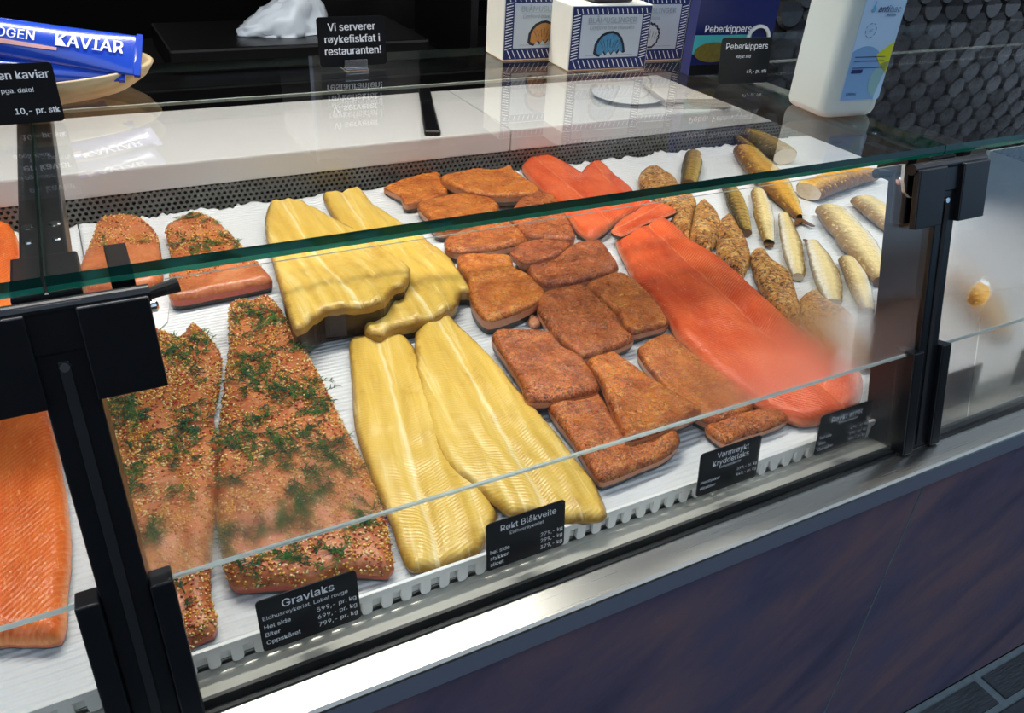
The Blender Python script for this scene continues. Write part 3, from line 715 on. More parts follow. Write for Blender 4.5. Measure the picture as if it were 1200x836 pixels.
hb = 'yellow smoked halibut fillets'
def hline(su, sv, D): return -.0014 * math.exp(-(sv / .004) ** 2) + .003 * math.exp(-((abs(sv) - .026) / .018) ** 2) + .0012 * math.sin(sv * 260 + 1.5 * math.sin(su * 30))
def lift1(x, y): return .026 * max(0., min(1., (1.22 - y) / .22)) ** 1.2
H2 = fillet('smoked_halibut', 'yellow halibut fillet at back right, tucked under its neighbour with torn end', 'fish fillet', [(378, 228), (400, 224), (421, 220), (441, 240), (474, 260), (501, 279), (528, 301), (548, 330), (552, 341), (541, 340), (533, 358), (508, 372), (478, 380), (462, 383), (446, 391), (430, 388), (427, 380), (440, 350), (420, 310), (395, 262)], T=.015, mats=HB, wall=.4, round_=.022, shape=hline, lift=lambda x, y: .016 * max(0., min(1., (1.2 - y) / .2)), axis=((400, 222), (505, 375)), group=hb)
H1 = fillet('smoked_halibut', 'yellow halibut fillet at back left with curled dark front end', 'fish fillet', [(310, 264), (317, 237), (343, 233), (380, 248), (414, 267), (447, 287), (477, 310), (481, 321), (474, 335), (464, 337), (454, 348), (446, 356), (410, 361), (380, 364), (352, 384), (343, 381), (330, 344), (319, 307)], T=.014, z0=.012, mats=HB, wall=.5, round_=.02, shape=hline, lift=lambda x, y: .036 * max(0., min(1., (1.18 - y) / .2)), axis=((332, 234), (412, 362)), group=hb, skin_part=.78)
H3 = fillet('smoked_halibut', 'yellow halibut fillet at front left, partly under the front right one', 'fish fillet', [(410, 398), (434, 392), (464, 391), (483, 401), (500, 440), (520, 490), (545, 540), (572, 575), (583, 600), (568, 635), (558, 647), (517, 662), (485, 668), (471, 653), (457, 612), (434, 556), (416, 501), (412, 450)], T=.013, mats=HB, wall=.35, round_=.022, shape=hline, axis=((445, 392), (520, 664)), group=hb)
H4 = fillet('smoked_halibut', 'broad yellow halibut fillet at front beside the spiced salmon', 'fish fillet', [(487, 388), (501, 376), (525, 367), (541, 384), (568, 408), (592, 434), (622, 470), (651, 501), (678, 538), (697, 561), (711, 593), (708, 606), (664, 610), (623, 601), (600, 603), (577, 585), (558, 570), (531, 552), (511, 528), (498, 491), (489, 450), (487, 420)], T=.014, z0=.007, mats=HB, wall=.35, round_=.024, shape=hline, axis=((515, 372), (650, 606)), group=hb)

kr = 'spiced hot smoked salmon pieces'
K = [
 ('thin spiced salmon slice with pale cut side at the back edge near the halibut', [(450, 221), (475, 210), (512, 203), (518, 215), (523, 229), (478, 242), (469, 232), (455, 225)], .020, .0015, .85),
 ('curved spiced salmon piece at the back against the perforated strip', [(516, 209), (554, 200), (585, 200), (597, 194), (605, 203), (632, 221), (626, 228), (592, 231), (563, 230), (535, 221)], .026, .008, .55),
 ('spiced salmon piece in the back row just above the glass edge line', [(489, 240), (516, 232), (544, 229), (575, 234), (585, 243), (572, 262), (545, 268), (513, 272), (500, 256)], .026, .0015, .55),
 ('long spiced salmon piece lying below the glass edge, in front of the back row', [(521, 282), (540, 272), (563, 265), (587, 258), (602, 265), (619, 283), (592, 291), (554, 297), (525, 295)], .026, .0015, .55),
 ('reddish spiced salmon piece beside the red smoked salmon at the back', [(596, 256), (607, 237), (630, 227), (650, 232), (662, 251), (674, 280), (642, 282), (616, 278), (604, 266)], .030, .0015, .6),
 ('reddish spiced salmon piece with dark skin edge below the thin slice', [(618, 315), (643, 308), (668, 290), (686, 283), (703, 284), (713, 293), (725, 314), (701, 324), (673, 332), (643, 336), (625, 328)], .027, .0015, .5),
 ('bright orange folded spiced salmon piece next to the halibut ends', [(535, 304), (560, 300), (597, 302), (603, 315), (621, 325), (639, 343), (635, 353), (610, 367), (572, 378), (553, 358), (547, 328)], .030, .0015, .62),
 ('square spiced salmon piece, left one of the touching pair in the middle', [(629, 360), (638, 343), (683, 335), (701, 350), (721, 368), (733, 388), (743, 398), (721, 409), (683, 419), (660, 404), (643, 386)], .024, .004, .5),
 ('square spiced salmon piece, right one of the touching pair, beside the big red side', [(687, 334), (726, 321), (751, 335), (768, 353), (784, 378), (761, 387), (739, 391), (722, 367), (702, 349)], .024, .0015, .5),
 ('dark spiced salmon square at the halibut edge, front left of its group', [(576, 395), (588, 388), (643, 390), (661, 408), (684, 421), (703, 454), (680, 464), (621, 471), (610, 448), (592, 421)], .024, .009, .5),
 ('frontmost spiced salmon piece, partly under its neighbour near the price cards', [(642, 475), (679, 470), (702, 462), (722, 493), (742, 510), (790, 504), (797, 519), (781, 535), (736, 554), (707, 564), (696, 556), (672, 519)], .022, .0015, .5),
 ('long glossy spiced salmon piece in front lying on top of another', [(687, 423), (719, 413), (741, 428), (770, 448), (804, 468), (822, 479), (815, 488), (781, 503), (738, 517), (729, 508), (713, 471), (701, 442)], .022, .014, .5),
 ('long spiced salmon piece with a pale slit beside the big red side', [(748, 407), (781, 391), (804, 408), (832, 428), (867, 453), (884, 472), (868, 488), (835, 496), (815, 488), (797, 473), (769, 444), (752, 423)], .022, .0015, .5),
 ('small blurred spiced salmon end behind the krydderlaks price card', [(826, 500), (850, 488), (905, 478), (925, 490), (900, 503), (870, 512), (850, 520), (836, 512)], .018, .0015, .5),
]
RED = [.15, .1, .25, .55, .85, .9, .05, .8, .45, .75, .55, .2, .35, .6]
for (lab, px, T, z0, wl), rd in zip(K, RED):
    o = fillet('spiced_salmon', lab, 'fish fillet', px, T=T, z0=z0, mats=KR, wall=min(.85, wl + .14), round_=.010, group=kr, step=.0042, wob=.0036)
    o.color = (rd, rd, rd, 1)
fillet('salmon_slice', 'thin pale-edged spiced salmon slice leaning on the reddish piece', 'fish fillet', [(597, 296), (611, 286), (635, 281), (669, 286), (650, 302), (617, 311), (604, 304)], T=.016, z0=.016, mats=[M['spice'], M['cut_pink'], M['cut_pink']], wall=.8, round_=.01, group=kr, step=.004)
fillet('salmon_crumb', 'tiny pale salmon crumb between the spiced salmon squares', 'fish scrap', [(618, 376), (622, 369), (630, 372), (634, 380), (624, 383)], T=.008, mats=[M['cut_pink']] * 3, wall=.5, round_=.004, step=.0025)

sm = 'red cold smoked salmon'
S2 = fillet('smoked_salmon', 'small red smoked salmon end at the back, behind the larger one', 'fish fillet', [(680, 204), (691, 190), (703, 188), (711, 193), (723, 205), (743, 222), (730, 232), (700, 222)], T=.016, mats=SM, wall=.4, group=sm)
S1 = fillet('smoked_salmon', 'red smoked salmon side at the back against the perforated strip', 'fish fillet', [(612, 192), (629, 176), (638, 179), (665, 191), (695, 209), (740, 223), (763, 234), (745, 246), (722, 258), (707, 270), (692, 276), (678, 268), (667, 254), (651, 235), (634, 220), (618, 203)], T=.020, z0=.008, mats=SM, wall=.45, axis=((625, 182), (720, 262)), group=sm)
S4 = fillet('smoked_salmon', 'large red smoked salmon side running towards the misted front glass', 'fish fillet', [(722, 279), (735, 272), (748, 268), (763, 257), (779, 256), (794, 266), (813, 283), (845, 302), (888, 340), (930, 378), (983, 412), (1012, 438), (1008, 470), (980, 486), (940, 492), (888, 470), (860, 448), (836, 431), (811, 406), (794, 391), (781, 368), (763, 345), (746, 330), (735, 308)], T=.022, mats=SM, wall=.4, shape=ridge, axis=((765, 268), (985, 470)), group=sm)
S3 = fillet('smoked_salmon', 'folded red smoked salmon flap above the large side', 'fish fillet', [(716, 270), (728, 256), (744, 247), (762, 236), (782, 240), (793, 247), (775, 255), (756, 262), (742, 270), (728, 276)], T=.014, z0=.018, mats=[M['smoked'], M['skin_shade_brown'], M['skin_shade_brown']], wall=.55, group=sm, step=.004)
S5 = fillet('salmon_fillet', 'bright orange salmon side in the left case beyond the post', 'fish fillet', [(12, 262), (30, 340), (45, 420), (62, 500), (75, 570), (81, 630), (76, 690), (68, 744), (0, 748), (-70, 760), (-190, 700), (-200, 560), (-150, 400), (-70, 268)], T=.024, mats=[M['salmon'], M['cut_orange'], M['skin']], wall=.35, axis=((-30, 265), (0, 748)))

pe = 'peppered kipper fillets'
for lab, px, T in (
 ('peppered kipper piece at the back beside the short dark herring', [(750, 201), (759, 195), (772, 195), (786, 203), (794, 210), (800, 224), (780, 228), (757, 222), (749, 212)], .024),
 ('dark peppered kipper fillet behind the top of the big red side', [(764, 231), (789, 223), (808, 225), (817, 233), (813, 250), (808, 274), (797, 264), (786, 254), (793, 246)], .022),
 ('peppered kipper fillet between the dark and the pale peppered ones', [(816, 238), (826, 232), (839, 244), (846, 258), (843, 277), (832, 289), (817, 280), (809, 273), (813, 252)], .022),
 ('pale golden peppered kipper fillet along the edge of the big red side', [(843, 258), (856, 248), (866, 262), (875, 278), (880, 292), (879, 307), (870, 322), (852, 302), (840, 291)], .020),
 ('rosy peppered kipper fillet in front of the whole herrings', [(880, 297), (885, 290), (898, 292), (907, 304), (926, 316), (933, 334), (938, 352), (940, 373), (932, 378), (913, 360), (898, 345), (886, 323)], .020),
 ('misted peppered kipper fillet nearest the right post', [(938, 348), (956, 337), (970, 350), (990, 360), (1015, 385), (1028, 420), (1010, 428), (975, 400), (945, 378)], .018)):
    fillet('peppered_kipper', lab, 'fish fillet', px, T=T, mats=PE, wall=.35, round_=.018, group=pe, step=.004, wob=.003)

# ------------------------------------------------------------------ toppings on the cured salmon
def seedmat(n, c): return plain(n, c, .4, vary=.12, scale=200)
SEED = [seedmat('mustard_seed', S(226, 176, 76)), seedmat('pale_seed', S(240, 216, 156)), seedmat('pink_pepper', S(178, 62, 34)), seedmat('brown_seed', S(140, 88, 36))]
DILL = [plain('dill_green', S(66, 104, 36), .5, vary=.3, scale=80), plain('dill_dark', S(34, 76, 40), .5, vary=.3, scale=80)]
def scatter(o, n, keep=None):
    V, F, *_ = FIL[o.name]; T_ = np.array([f[:3] for f in F]); A, B, C_ = V[T_[:, 0]], V[T_[:, 1]], V[T_[:, 2]]
    N = np.cross(B - A, C_ - A); ar = np.linalg.norm(N, axis=1); N = N / (ar[:, None] + 1e-12)
    rs = np.random.RandomState(len(V)); out = []
    k = rs.choice(len(T_), n, p=ar / ar.sum()); r1 = np.sqrt(rs.rand(n)); r2 = rs.rand(n)
    Pt = A[k] * (1 - r1)[:, None] + B[k] * (r1 * (1 - r2))[:, None] + C_[k] * (r1 * r2)[:, None]
    for p, nn in zip(Pt, N[k]):
        if keep is None or keep(p): out.append((p, nn))
    return out
def topping(o, nseed, ndill, keep=None, dens=0.35):
    rnd = random.Random(int(nseed)); g = Geo()
    for p, nn in scatter(o, nseed, keep):
        if mnoise.noise((p[0] * 30, p[1] * 30, 4)) + .35 < rnd.random() * .9 - dens: continue
        r = rnd.uniform(.0010, .0018); q = Vector(p) + Vector(nn) * r * .45; a = rnd.random() * 3.14
        ca, sa = math.cos(a) * r * 1.25, math.sin(a) * r * 1.25
        m = rnd.choices((0, 1, 2, 3), (5, 2.6, 1.8, 1.6))[0]
        vs = [q + Vector((ca, sa, 0)), q + Vector((-sa * .8, ca * .8, 0)), q - Vector((ca, sa, 0)), q - Vector((-sa * .8, ca * .8, 0)), q + Vector((0, 0, r)), q - Vector((0, 0, r))]
        g.add(vs, [(0, 1, 4), (1, 2, 4), (2, 3, 4), (3, 0, 4), (1, 0, 5), (2, 1, 5), (3, 2, 5), (0, 3, 5)], m)
    tag(g.build('seed_topping', SEED, o, smooth=True, recalc=False), 'yellow and red seeds', kind='stuff')
    g = Geo()
    for p, nn in scatter(o, ndill, keep):
        if mnoise.noise((p[0] * 19 + 5, p[1] * 19, 8)) < rnd.uniform(-.10, .18) or seg_dist(np.array([p[:2]]), FIL[o.name][5])[0] < .011: continue
        a = rnd.random() * 6.28; L = rnd.uniform(.010, .026); base = Vector(p) + Vector((0, 0, .0015)); dr = Vector((math.cos(a), math.sin(a), .05)); mi = rnd.randint(0, 1)
        def needle(q, d, l, wd):
            s_ = Vector((-d.y, d.x, 0)).normalized() * wd; up = Vector((0, 0, wd * .9)); t = q + d * l; md = q + d * l * .55 + Vector((0, 0, .0012))
            g.add([q - s_, q + s_, q + up, md - s_ * .8, md + s_ * .8, md + up * .8, t], [(0, 1, 4, 3), (1, 2, 5, 4), (2, 0, 3, 5), (3, 4, 6), (4, 5, 6), (5, 3, 6)], mi)
        needle(base, dr, L, .0007)
        for j in range(rnd.randint(9, 15)):
            t = rnd.uniform(.15, 1.0); q = base + dr * L * t + Vector((0, 0, rnd.uniform(0, .0025)))
            a2 = a + rnd.choice((-1, 1)) * rnd.uniform(.4, 1.2); needle(q, Vector((math.cos(a2), math.sin(a2), rnd.uniform(-.12, .22))), rnd.uniform(.004, .010), .0006)
    tag(g.build('dill_topping', DILL, o, smooth=False, recalc=False), 'chopped green dill', kind='stuff')
yG1 = az(140, 292, .024)[1]
def keep2(p):
    a, c = az(205, 336, .028), az(312, 312, .028); t = (p[0] - a[0]) / (c[0] - a[0]); return p[1] > a[1] + (c[1] - a[1]) * t + .012
topping(G1, 1500, 60, lambda p: p[1] > yG1)
topping(G2, 1900, 160, keep2)
topping(G3, 8600, 620)
topping(G4, 7200, 900)

# ------------------------------------------------------------------ whole smoked fish
def m_fish(name, back, side, belly, stripe=.5):
    b = NB(name); o = b.obj(); u, v = b.attr('su').outputs['Fac'], b.attr('sv').outputs['Fac']
    uv = b.n('ShaderNodeCombineXYZ', {0: u, 1: v, 2: 0.0}).outputs[0]
    vv = b.math('ADD', v, b.math('MULTIPLY_ADD', b.noise(b.mapv(uv, (9, 2, 1)), 1.0, 3), .5, -.25))
    c = b.ramp(b.math('MULTIPLY_ADD', vv, .5, .5), [(.12, back), (.42, side), (.62, side), (.85, belly)])
    sc = b.voro(b.mapv(uv, (46, 9, 1)), 1.0)
    c = b.mix(b.math('MULTIPLY', b.ramp(sc, [(.3, 0.0), (.8, 1.0)]), .14), c, back)
    bar = b.ramp(b.math('SINE', b.math('MULTIPLY_ADD', b.noise(uv, 6, 3), 7.0, b.math('MULTIPLY', u, 46.0))), [(.35, 0.0), (.9, 1.0)])
    c = b.mix(b.math('MULTIPLY', bar, stripe * .5), c, back)
    c = b.mix(b.ramp(b.noise(b.mapv(uv, (7, 3, 1)), 1.6, 5, .65), [(.54, 0.0), (.66, .75)]), c, side)
    c = b.mix(b.ramp(b.noise(b.mapv(uv, (5, 2.2, 1), loc=(3, 4, 0)), 2.4, 5, .7), [(.60, 0.0), (.70, .55)]), c, back)
    c = b.mix(b.ramp(b.math('ABSOLUTE', b.math('ADD', v, b.math('MULTIPLY_ADD', b.noise(b.mapv(uv, (8, 1, 1)), 1.0, 3), .3, -.15))), [(.80, 0.0), (.95, .8)]), c, back)
    return b.end(b.pbsdf(c, .26, Metallic=.1, Normal=b.bump(b.math('ADD', b.math('MULTIPLY', b.noise(b.mapv(uv, (9, 2, 1)), 2.0, 5, .7), 2.5), b.math('ADD', sc, bar)), .5, .003)))
M['herring_dark'] = m_fish('dark_golden_herring', S(58, 48, 24), S(176, 140, 62), S(222, 190, 104), 1.1)
M['herring_silver'] = m_fish('silver_golden_herring', S(150, 112, 50), S(252, 228, 160), S(255, 248, 226), .15)
M['mackerel'] = m_fish('golden_mackerel', S(120, 76, 22), S(236, 178, 72), S(250, 222, 140), .35)
M['fin'] = m_cut('brown_fin', S(70, 42, 24), S(132, 92, 56), 220)
M['fish_cut'] = m_cut('pale_fish_cut', S(196, 170, 134), S(232, 216, 190), 90)
def whole_fish(name, label, path, hw, mat, T=.022, z0=.0015, tail=None, w0=.72, flip=1, cut='fish_cut', w1=.30, bulge=.42):
    n, m = 26, 18
    W = np.array([az(x, y, z0 + T * .5) for x, y in path])
    d = np.r_[0, np.cumsum(np.linalg.norm(np.diff(W[:, :2], axis=0), axis=1))]; d /= d[-1]
    hwm = hw
    rings, SU, SV = [], [], []
    for i in range(n + 1):
        t = i / n; c = np.array([np.interp(t, d, W[:, k]) for k in range(3)])
        t2 = min(1, t + .02); t1 = max(0, t - .02)
        dr = np.array([np.interp(t2, d, W[:, k]) - np.interp(t1, d, W[:, k]) for k in range(2)]); dr /= np.linalg.norm(dr); sd = np.array([-dr[1], dr[0]]) * flip
        if t < bulge: k = w0 + (1 - w0) * math.sin(t / bulge * math.pi / 2)
        else: k = w1 + (1 - w1) * math.cos((t - bulge) / (1 - bulge) * math.pi / 2) ** .9
        if i == 0: k *= .86
        ww, hh = hwm * 1.18 * k, T * .42 * (.45 + .55 * k)
        rg = []
        for j in range(m):
            a = 2 * math.pi * j / m; ca, sa = math.cos(a), math.sin(a)
            wr = 1 + .06 * mnoise.noise((t * 14, j * .7, hw * 900)) + .025 * mnoise.noise((t * 40, j * .5, hw * 500))
            wr *= 1 + .10 * mnoise.noise((t * 5, 3 if ca > 0 else 8, hw * 700)) ; rg.append((c[0] + sd[0] * ww * ca * wr, c[1] + sd[1] * ww * ca * wr, z0 + hh + hh * sa * wr)); SU.append(t * 2.2); SV.append(ca)
        rings.append(rg)
    root = thing(name, label, 'fish', (float(W[:, 0].mean()), float(W[:, 1].mean()), z0), 'whole smoked fish')
    g = Geo(); g.loft(rings, caps=False); at = dict(su=SU, sv=SV)
    g.build('body', M[mat], root, smooth=True, attrs=at)
    g = Geo(); c0 = np.mean(rings[0], 0); g.add([tuple(c0)] + [tuple(q) for q in rings[0]], [(0, 1 + j, 1 + (j + 1) % m) for j in range(m)]); g.build('cut_end', M[cut], root)
    if tail:
        e = W[-1]; dr = Vector((W[-1] - W[-2])); dr.z = 0; dr.normalize(); sd = Vector((-dr.y, dr.x, 0)); L = tail; b0 = Vector(e); b0.z = z0 + .0045
        pl = [(-hwm * w1, -.004), (hwm * w1, -.004), (L * .62, L * .95), (L * .40, L), (0, L * .45), (-L * .40, L), (-L * .62, L * .95)]
        g = Geo(); g.prism(pl, b0, sd, dr, (0, 0, 1), .0022); g.build('tail_fin', M['fin'], root)
    else:
        g = Geo(); cN = np.mean(rings[-1], 0); g.add([tuple(cN)] + [tuple(q) for q in rings[-1]], [(0, 1 + j, 1 + (j + 1) % m) for j in range(m)]); g.build('tail_stump', M['fin'], root)
    return root
whole_fish('smoked_herring', 'short dark green-gold herring piece at the back edge', [(813, 178), (811, 195), (807, 214)], .019, 'herring_dark', T=.034, w0=.8, w1=.75)
whole_fish('smoked_herring', 'dark banded herring lying left of the silver ones', [(853, 214), (863, 238), (876, 270)], .0165, 'herring_dark', T=.028, w1=.5)
whole_fish('smoked_mackerel', 'long golden mackerel pointing its tail at the silver herrings', [(872, 172), (892, 196), (915, 222), (938, 250)], .034, 'mackerel', T=.036, tail=.035, w1=.16)
whole_fish('smoked_herring', 'silver herring between the dark one and the golden mackerel tail', [(888, 222), (895, 250), (902, 282)], .0165, 'herring_silver', T=.026, tail=.012, w1=.5)
whole_fish('smoked_herring', 'silver-gold herring below the mackerel tail', [(936, 322), (928, 285), (919, 250)], .016, 'herring_silver', T=.026, w0=.6, w1=.55)
whole_fish('smoked_herring', 'large silver-gold herring with brown tail fin up, second from the post', [(978, 352), (968, 318), (953, 282)], .020, 'herring_silver', T=.028, tail=.022, w0=.6, w1=.5)
whole_fish('smoked_herring', 'misted herring end between two big silver fish', [(993, 302), (1006, 330), (1018, 362)], .017, 'herring_silver', T=.024, w1=.5, w0=.8)
whole_fish('smoked_mackerel', 'thick pale golden mackerel nearest the right post', [(972, 243), (1000, 276), (1036, 326)], .031, 'herring_silver', T=.036, w1=.45, w0=.85)
whole_fish('smoked_mackerel', 'dark mackerel with pale round cut end under the bottle', [(921, 181), (896, 166), (872, 152)], .032, 'herring_dark', T=.050, w0=.98, w1=.5, flip=-1)
whole_fish('smoked_mackerel', 'mackerel with pale round cut end just below the glass edge', [(948, 222), (985, 208), (1025, 200)], .030, 'mackerel', T=.046, w0=.98, w1=.5)
whole_fish('smoked_mackerel', 'silver mackerel mostly hidden behind the right post clamp', [(1010, 232), (1030, 246), (1052, 268)], .030, 'herring_silver', T=.034, w0=.8, w1=.5)
whole_fish('smoked_mackerel', 'golden mackerel seen through the wiped spot of the right case', [(1118, 322), (1150, 345), (1180, 392)], .028, 'mackerel', T=.034, w0=.8, w1=.4)
whole_fish('smoked_mackerel', 'brown mackerel lying at the back under the clear bottle reflection', [(865, 160), (880, 172), (892, 190)], .020, 'herring_dark', T=.026, z0=.0015, w0=.8, w1=.6)

# ------------------------------------------------------------------ price cards
def card(name, label, cx, y, z, wd, ht, lines, lean=.12, yaw=0.0, cat='price card', group=None, stand=True, t=.0012):
    root = thing(name, label, cat, (cx, y, z), group)
    ex = Vector((math.cos(yaw), math.sin(yaw), 0)); bk = Vector((-math.sin(yaw), math.cos(yaw), 0)); ey = (Vector((0, 0, 1)) + bk * lean).normalized(); en = ex.cross(ey)
    o = Vector((cx, y, z)) + ey * (ht / 2)
    Geo().prism(rounded(wd, ht, .004), o - en * t, ex, ey, en, t).build('card', M['card'], root)
    g = Geo()
    for s, size, u, v, al, bold, mw in lines: text_geo(g, s, size, o + ex * u + ey * v, ex, ey, en, al, bold, mi=0, maxw=mw)
    if g.v: g.build('lettering', M['ink'], root, recalc=False)
    if stand:
        g = Geo(); a = Vector((cx, y, z)) - en * (t + .0004)
        g.prism([(-.012, 0), (.012, 0), (.012, .016), (-.012, .016)], a, ex, ey, en * -1, .003); g.prism([(-.012, 0), (.012, 0), (.012, .012), (-.012, .012)], a, ex, bk, Vector((0, 0, 1)), .0015)
        g.build('card_clip', M['pvc'], root)
    return root
LW, LH = .0865, .056
pcg = 'black price cards along the front edge'
card('price_card', 'black price card reading Gravlaks', .0875, .4735, -.0035 + .012, LW, LH, [
    ('Gravlaks', .0125, 0, .0185, 'CENTER', .02, .07), ('Eldhusrøykeriet, Label rouge', .0062, -.040, .0085, 'LEFT', .0, .080),
    ('Hel side', .0068, -.040, -.001, 'LEFT', .012, None), ('Biter', .0068, -.040, -.0095, 'LEFT', .012, None), ('Oppskåret', .0068, -.040, -.018, 'LEFT', .012, None),
    ('599,- pr. kg', .0070, .041, -.001, 'RIGHT', .012, None), ('699,- pr. kg', .0070, .041, -.0095, 'RIGHT', .012, None), ('799,- pr. kg', .0070, .041, -.018, 'RIGHT', .012, None)], group=pcg)
card('price_card', 'black price card reading Røkt Blåkveite', .300, .4735, .0105, LW, LH, [
    ('Røkt Blåkveite', .0105, .002, .019, 'CENTER', .012, .075), ('Eldhusrøykeriet', .0058, 0, .0105, 'CENTER', .0, None),
    ('hel side', .0066, -.040, -.006, 'LEFT', .012, None), ('stykker', .0066, -.040, -.0135, 'LEFT', .012, None), ('slicet', .0066, -.040, -.021, 'LEFT', .012, None),
    ('279,- kg', .0068, .041, -.005, 'RIGHT', .012, None), ('299,- kg', .0068, .041, -.0125, 'RIGHT', .012, None), ('379,- kg', .0068, .041, -.0205, 'RIGHT', .012, None)], group=pcg)
card('price_card', 'black price card reading Varmrøykt Krydderlaks', .556, .4735, .0105, LW, LH, [
    ('Varmrøykt', .0105, .002, .020, 'CENTER', .014, .075), ('Krydderlaks', .0105, .0, .0105, 'CENTER', .014, .08), ('Eldhusrøykeriet', .0048, 0, .0035, 'CENTER', .0, None),
    ('Høxstykker', .0058, -.040, -.010, 'LEFT', .008, None), ('slicebiter', .0058, -.040, -.0175, 'LEFT', .008, None), ('399,- pr. kg', .0058, .041, -.007, 'RIGHT', .008, None), ('449,- pr. kg', .0058, .041, -.0145, 'RIGHT', .008, None)], group=pcg)
card('price_card', 'black misted price card reading Røykt ørret beside the right post', .735, .4735, .0085, LW, LH, [
    ('Røykt ørret', .0115, .0, .018, 'CENTER', .014, .08), ('Eldhusrøykeriet', .0050, .004, .0105, 'CENTER', .0, None),
    ('Hel side', .0058, -.040, -.003, 'LEFT', .008, None), ('Biter', .0058, -.040, -.011, 'LEFT', .008, None), ('Oppskåret', .0058, -.040, -.019, 'LEFT', .008, None),
    ('499,- pr. kg', .0058, .041, -.003, 'RIGHT', .008, None), ('599,- pr. kg', .0058, .041, -.011, 'RIGHT', .008, None), ('699,- pr. kg', .0058, .041, -.019, 'RIGHT', .008, None)], group=pcg)
card('price_card', 'dark misted price card in the right case, nearest the post', .945, .4735, .0085, LW, LH, [], group=pcg)
card('price_card', 'dark misted price card at the right edge of the picture', 1.115, .4735, .0085, LW, LH, [], group=pcg)

# ------------------------------------------------------------------ things standing on the top glass
TG = GLASS_Z
tp = 'black signs standing on the glass shelf'
card('counter_sign', 'black sign saying Vi serverer røykefiskfat i restauranten!', .322, 1.022, TG + .004, .0875, .058, [
    ('Vi serverer', .0135, 0, .0175, 'CENTER', .03, .07), ('røykefiskfat i', .0135, 0, .0035, 'CENTER', .03, .076), ('restauranten!', .0135, 0, -.0105, 'CENTER', .03, .078)], lean=.10, cat='sign', group=tp, stand=False)
g = Geo(); g.box(.307, .337, 1.008, 1.040, TG + .0005, TG + .0032, bev=.0008); g.box(.307, .337, 1.014, 1.0185, TG + .003, TG + .013, bev=.0008)
g.build('sign_foot', M['chrome'], bpy.data.objects['counter_sign'])
s2 = az(898, 98, TG)
card('counter_sign', 'black sign reading Peberkippers in front of the blue fish pack', .792, .822, TG + .001, .078, .057, [
    ('Peberkippers', .0120, 0, .018, 'CENTER', .004, .070), ('Røykt sild', .0058, -.004, .0055, 'CENTER', .01, None), ('49,- pr. stk', .0068, .036, -.0135, 'RIGHT', .014, None)], lean=.14, yaw=-.12, cat='sign', group=tp)
card('counter_sign', 'black sign ending in kaviar and 10,- pr. stk at the left edge', -.0575, .883, TG + .001, .0875, .054, [
    ('en kaviar', .0112, .0395, .0170, 'RIGHT', .03, None), ('d pga. dato!', .0066, .024, .0035, 'RIGHT', .012, None), ('10,- pr. stk', .0080, .0415, -.0155, 'RIGHT', .03, None)], lean=.12, cat='sign', group=tp)

# boxes of mussels
def shell_poly(w, h, n=22):
    top = [(-w / 2 + w * i / n, h * (math.sin(math.pi * (i / n) ** .75)) ** .7 - h * .25) for i in range(n + 1)]
    bot = [(w / 2 - w * i / 10, -h * .25 - (h * .12 if i % 2 else .0)) for i in range(1, 10)]
    return top + bot
def scallop_poly(w, h):
    pts = []
    for i in range(25):
        a = math.radians(-35 + 250 * i / 24); r = 1 + .05 * math.cos(i * math.pi)
        pts.append((w / 2 * r * math.cos(a), h / 2 * r * math.sin(a)))
    return [(.18 * w, -.52 * h)] + pts[:] + [(-.18 * w, -.52 * h)]
M['ink_dark'] = plain('dark_outline', S(30, 36, 48), .5, vary=.1)
M['orange_print'] = plain('orange_print', S(196, 136, 70), .5, vary=.35, scale=220)
M['blue_print'] = plain('blue_print', S(74, 140, 176), .5, vary=.5, scale=220)
M['white_print'] = plain('pale_print', S(206, 212, 212), .5, vary=.1, scale=220)
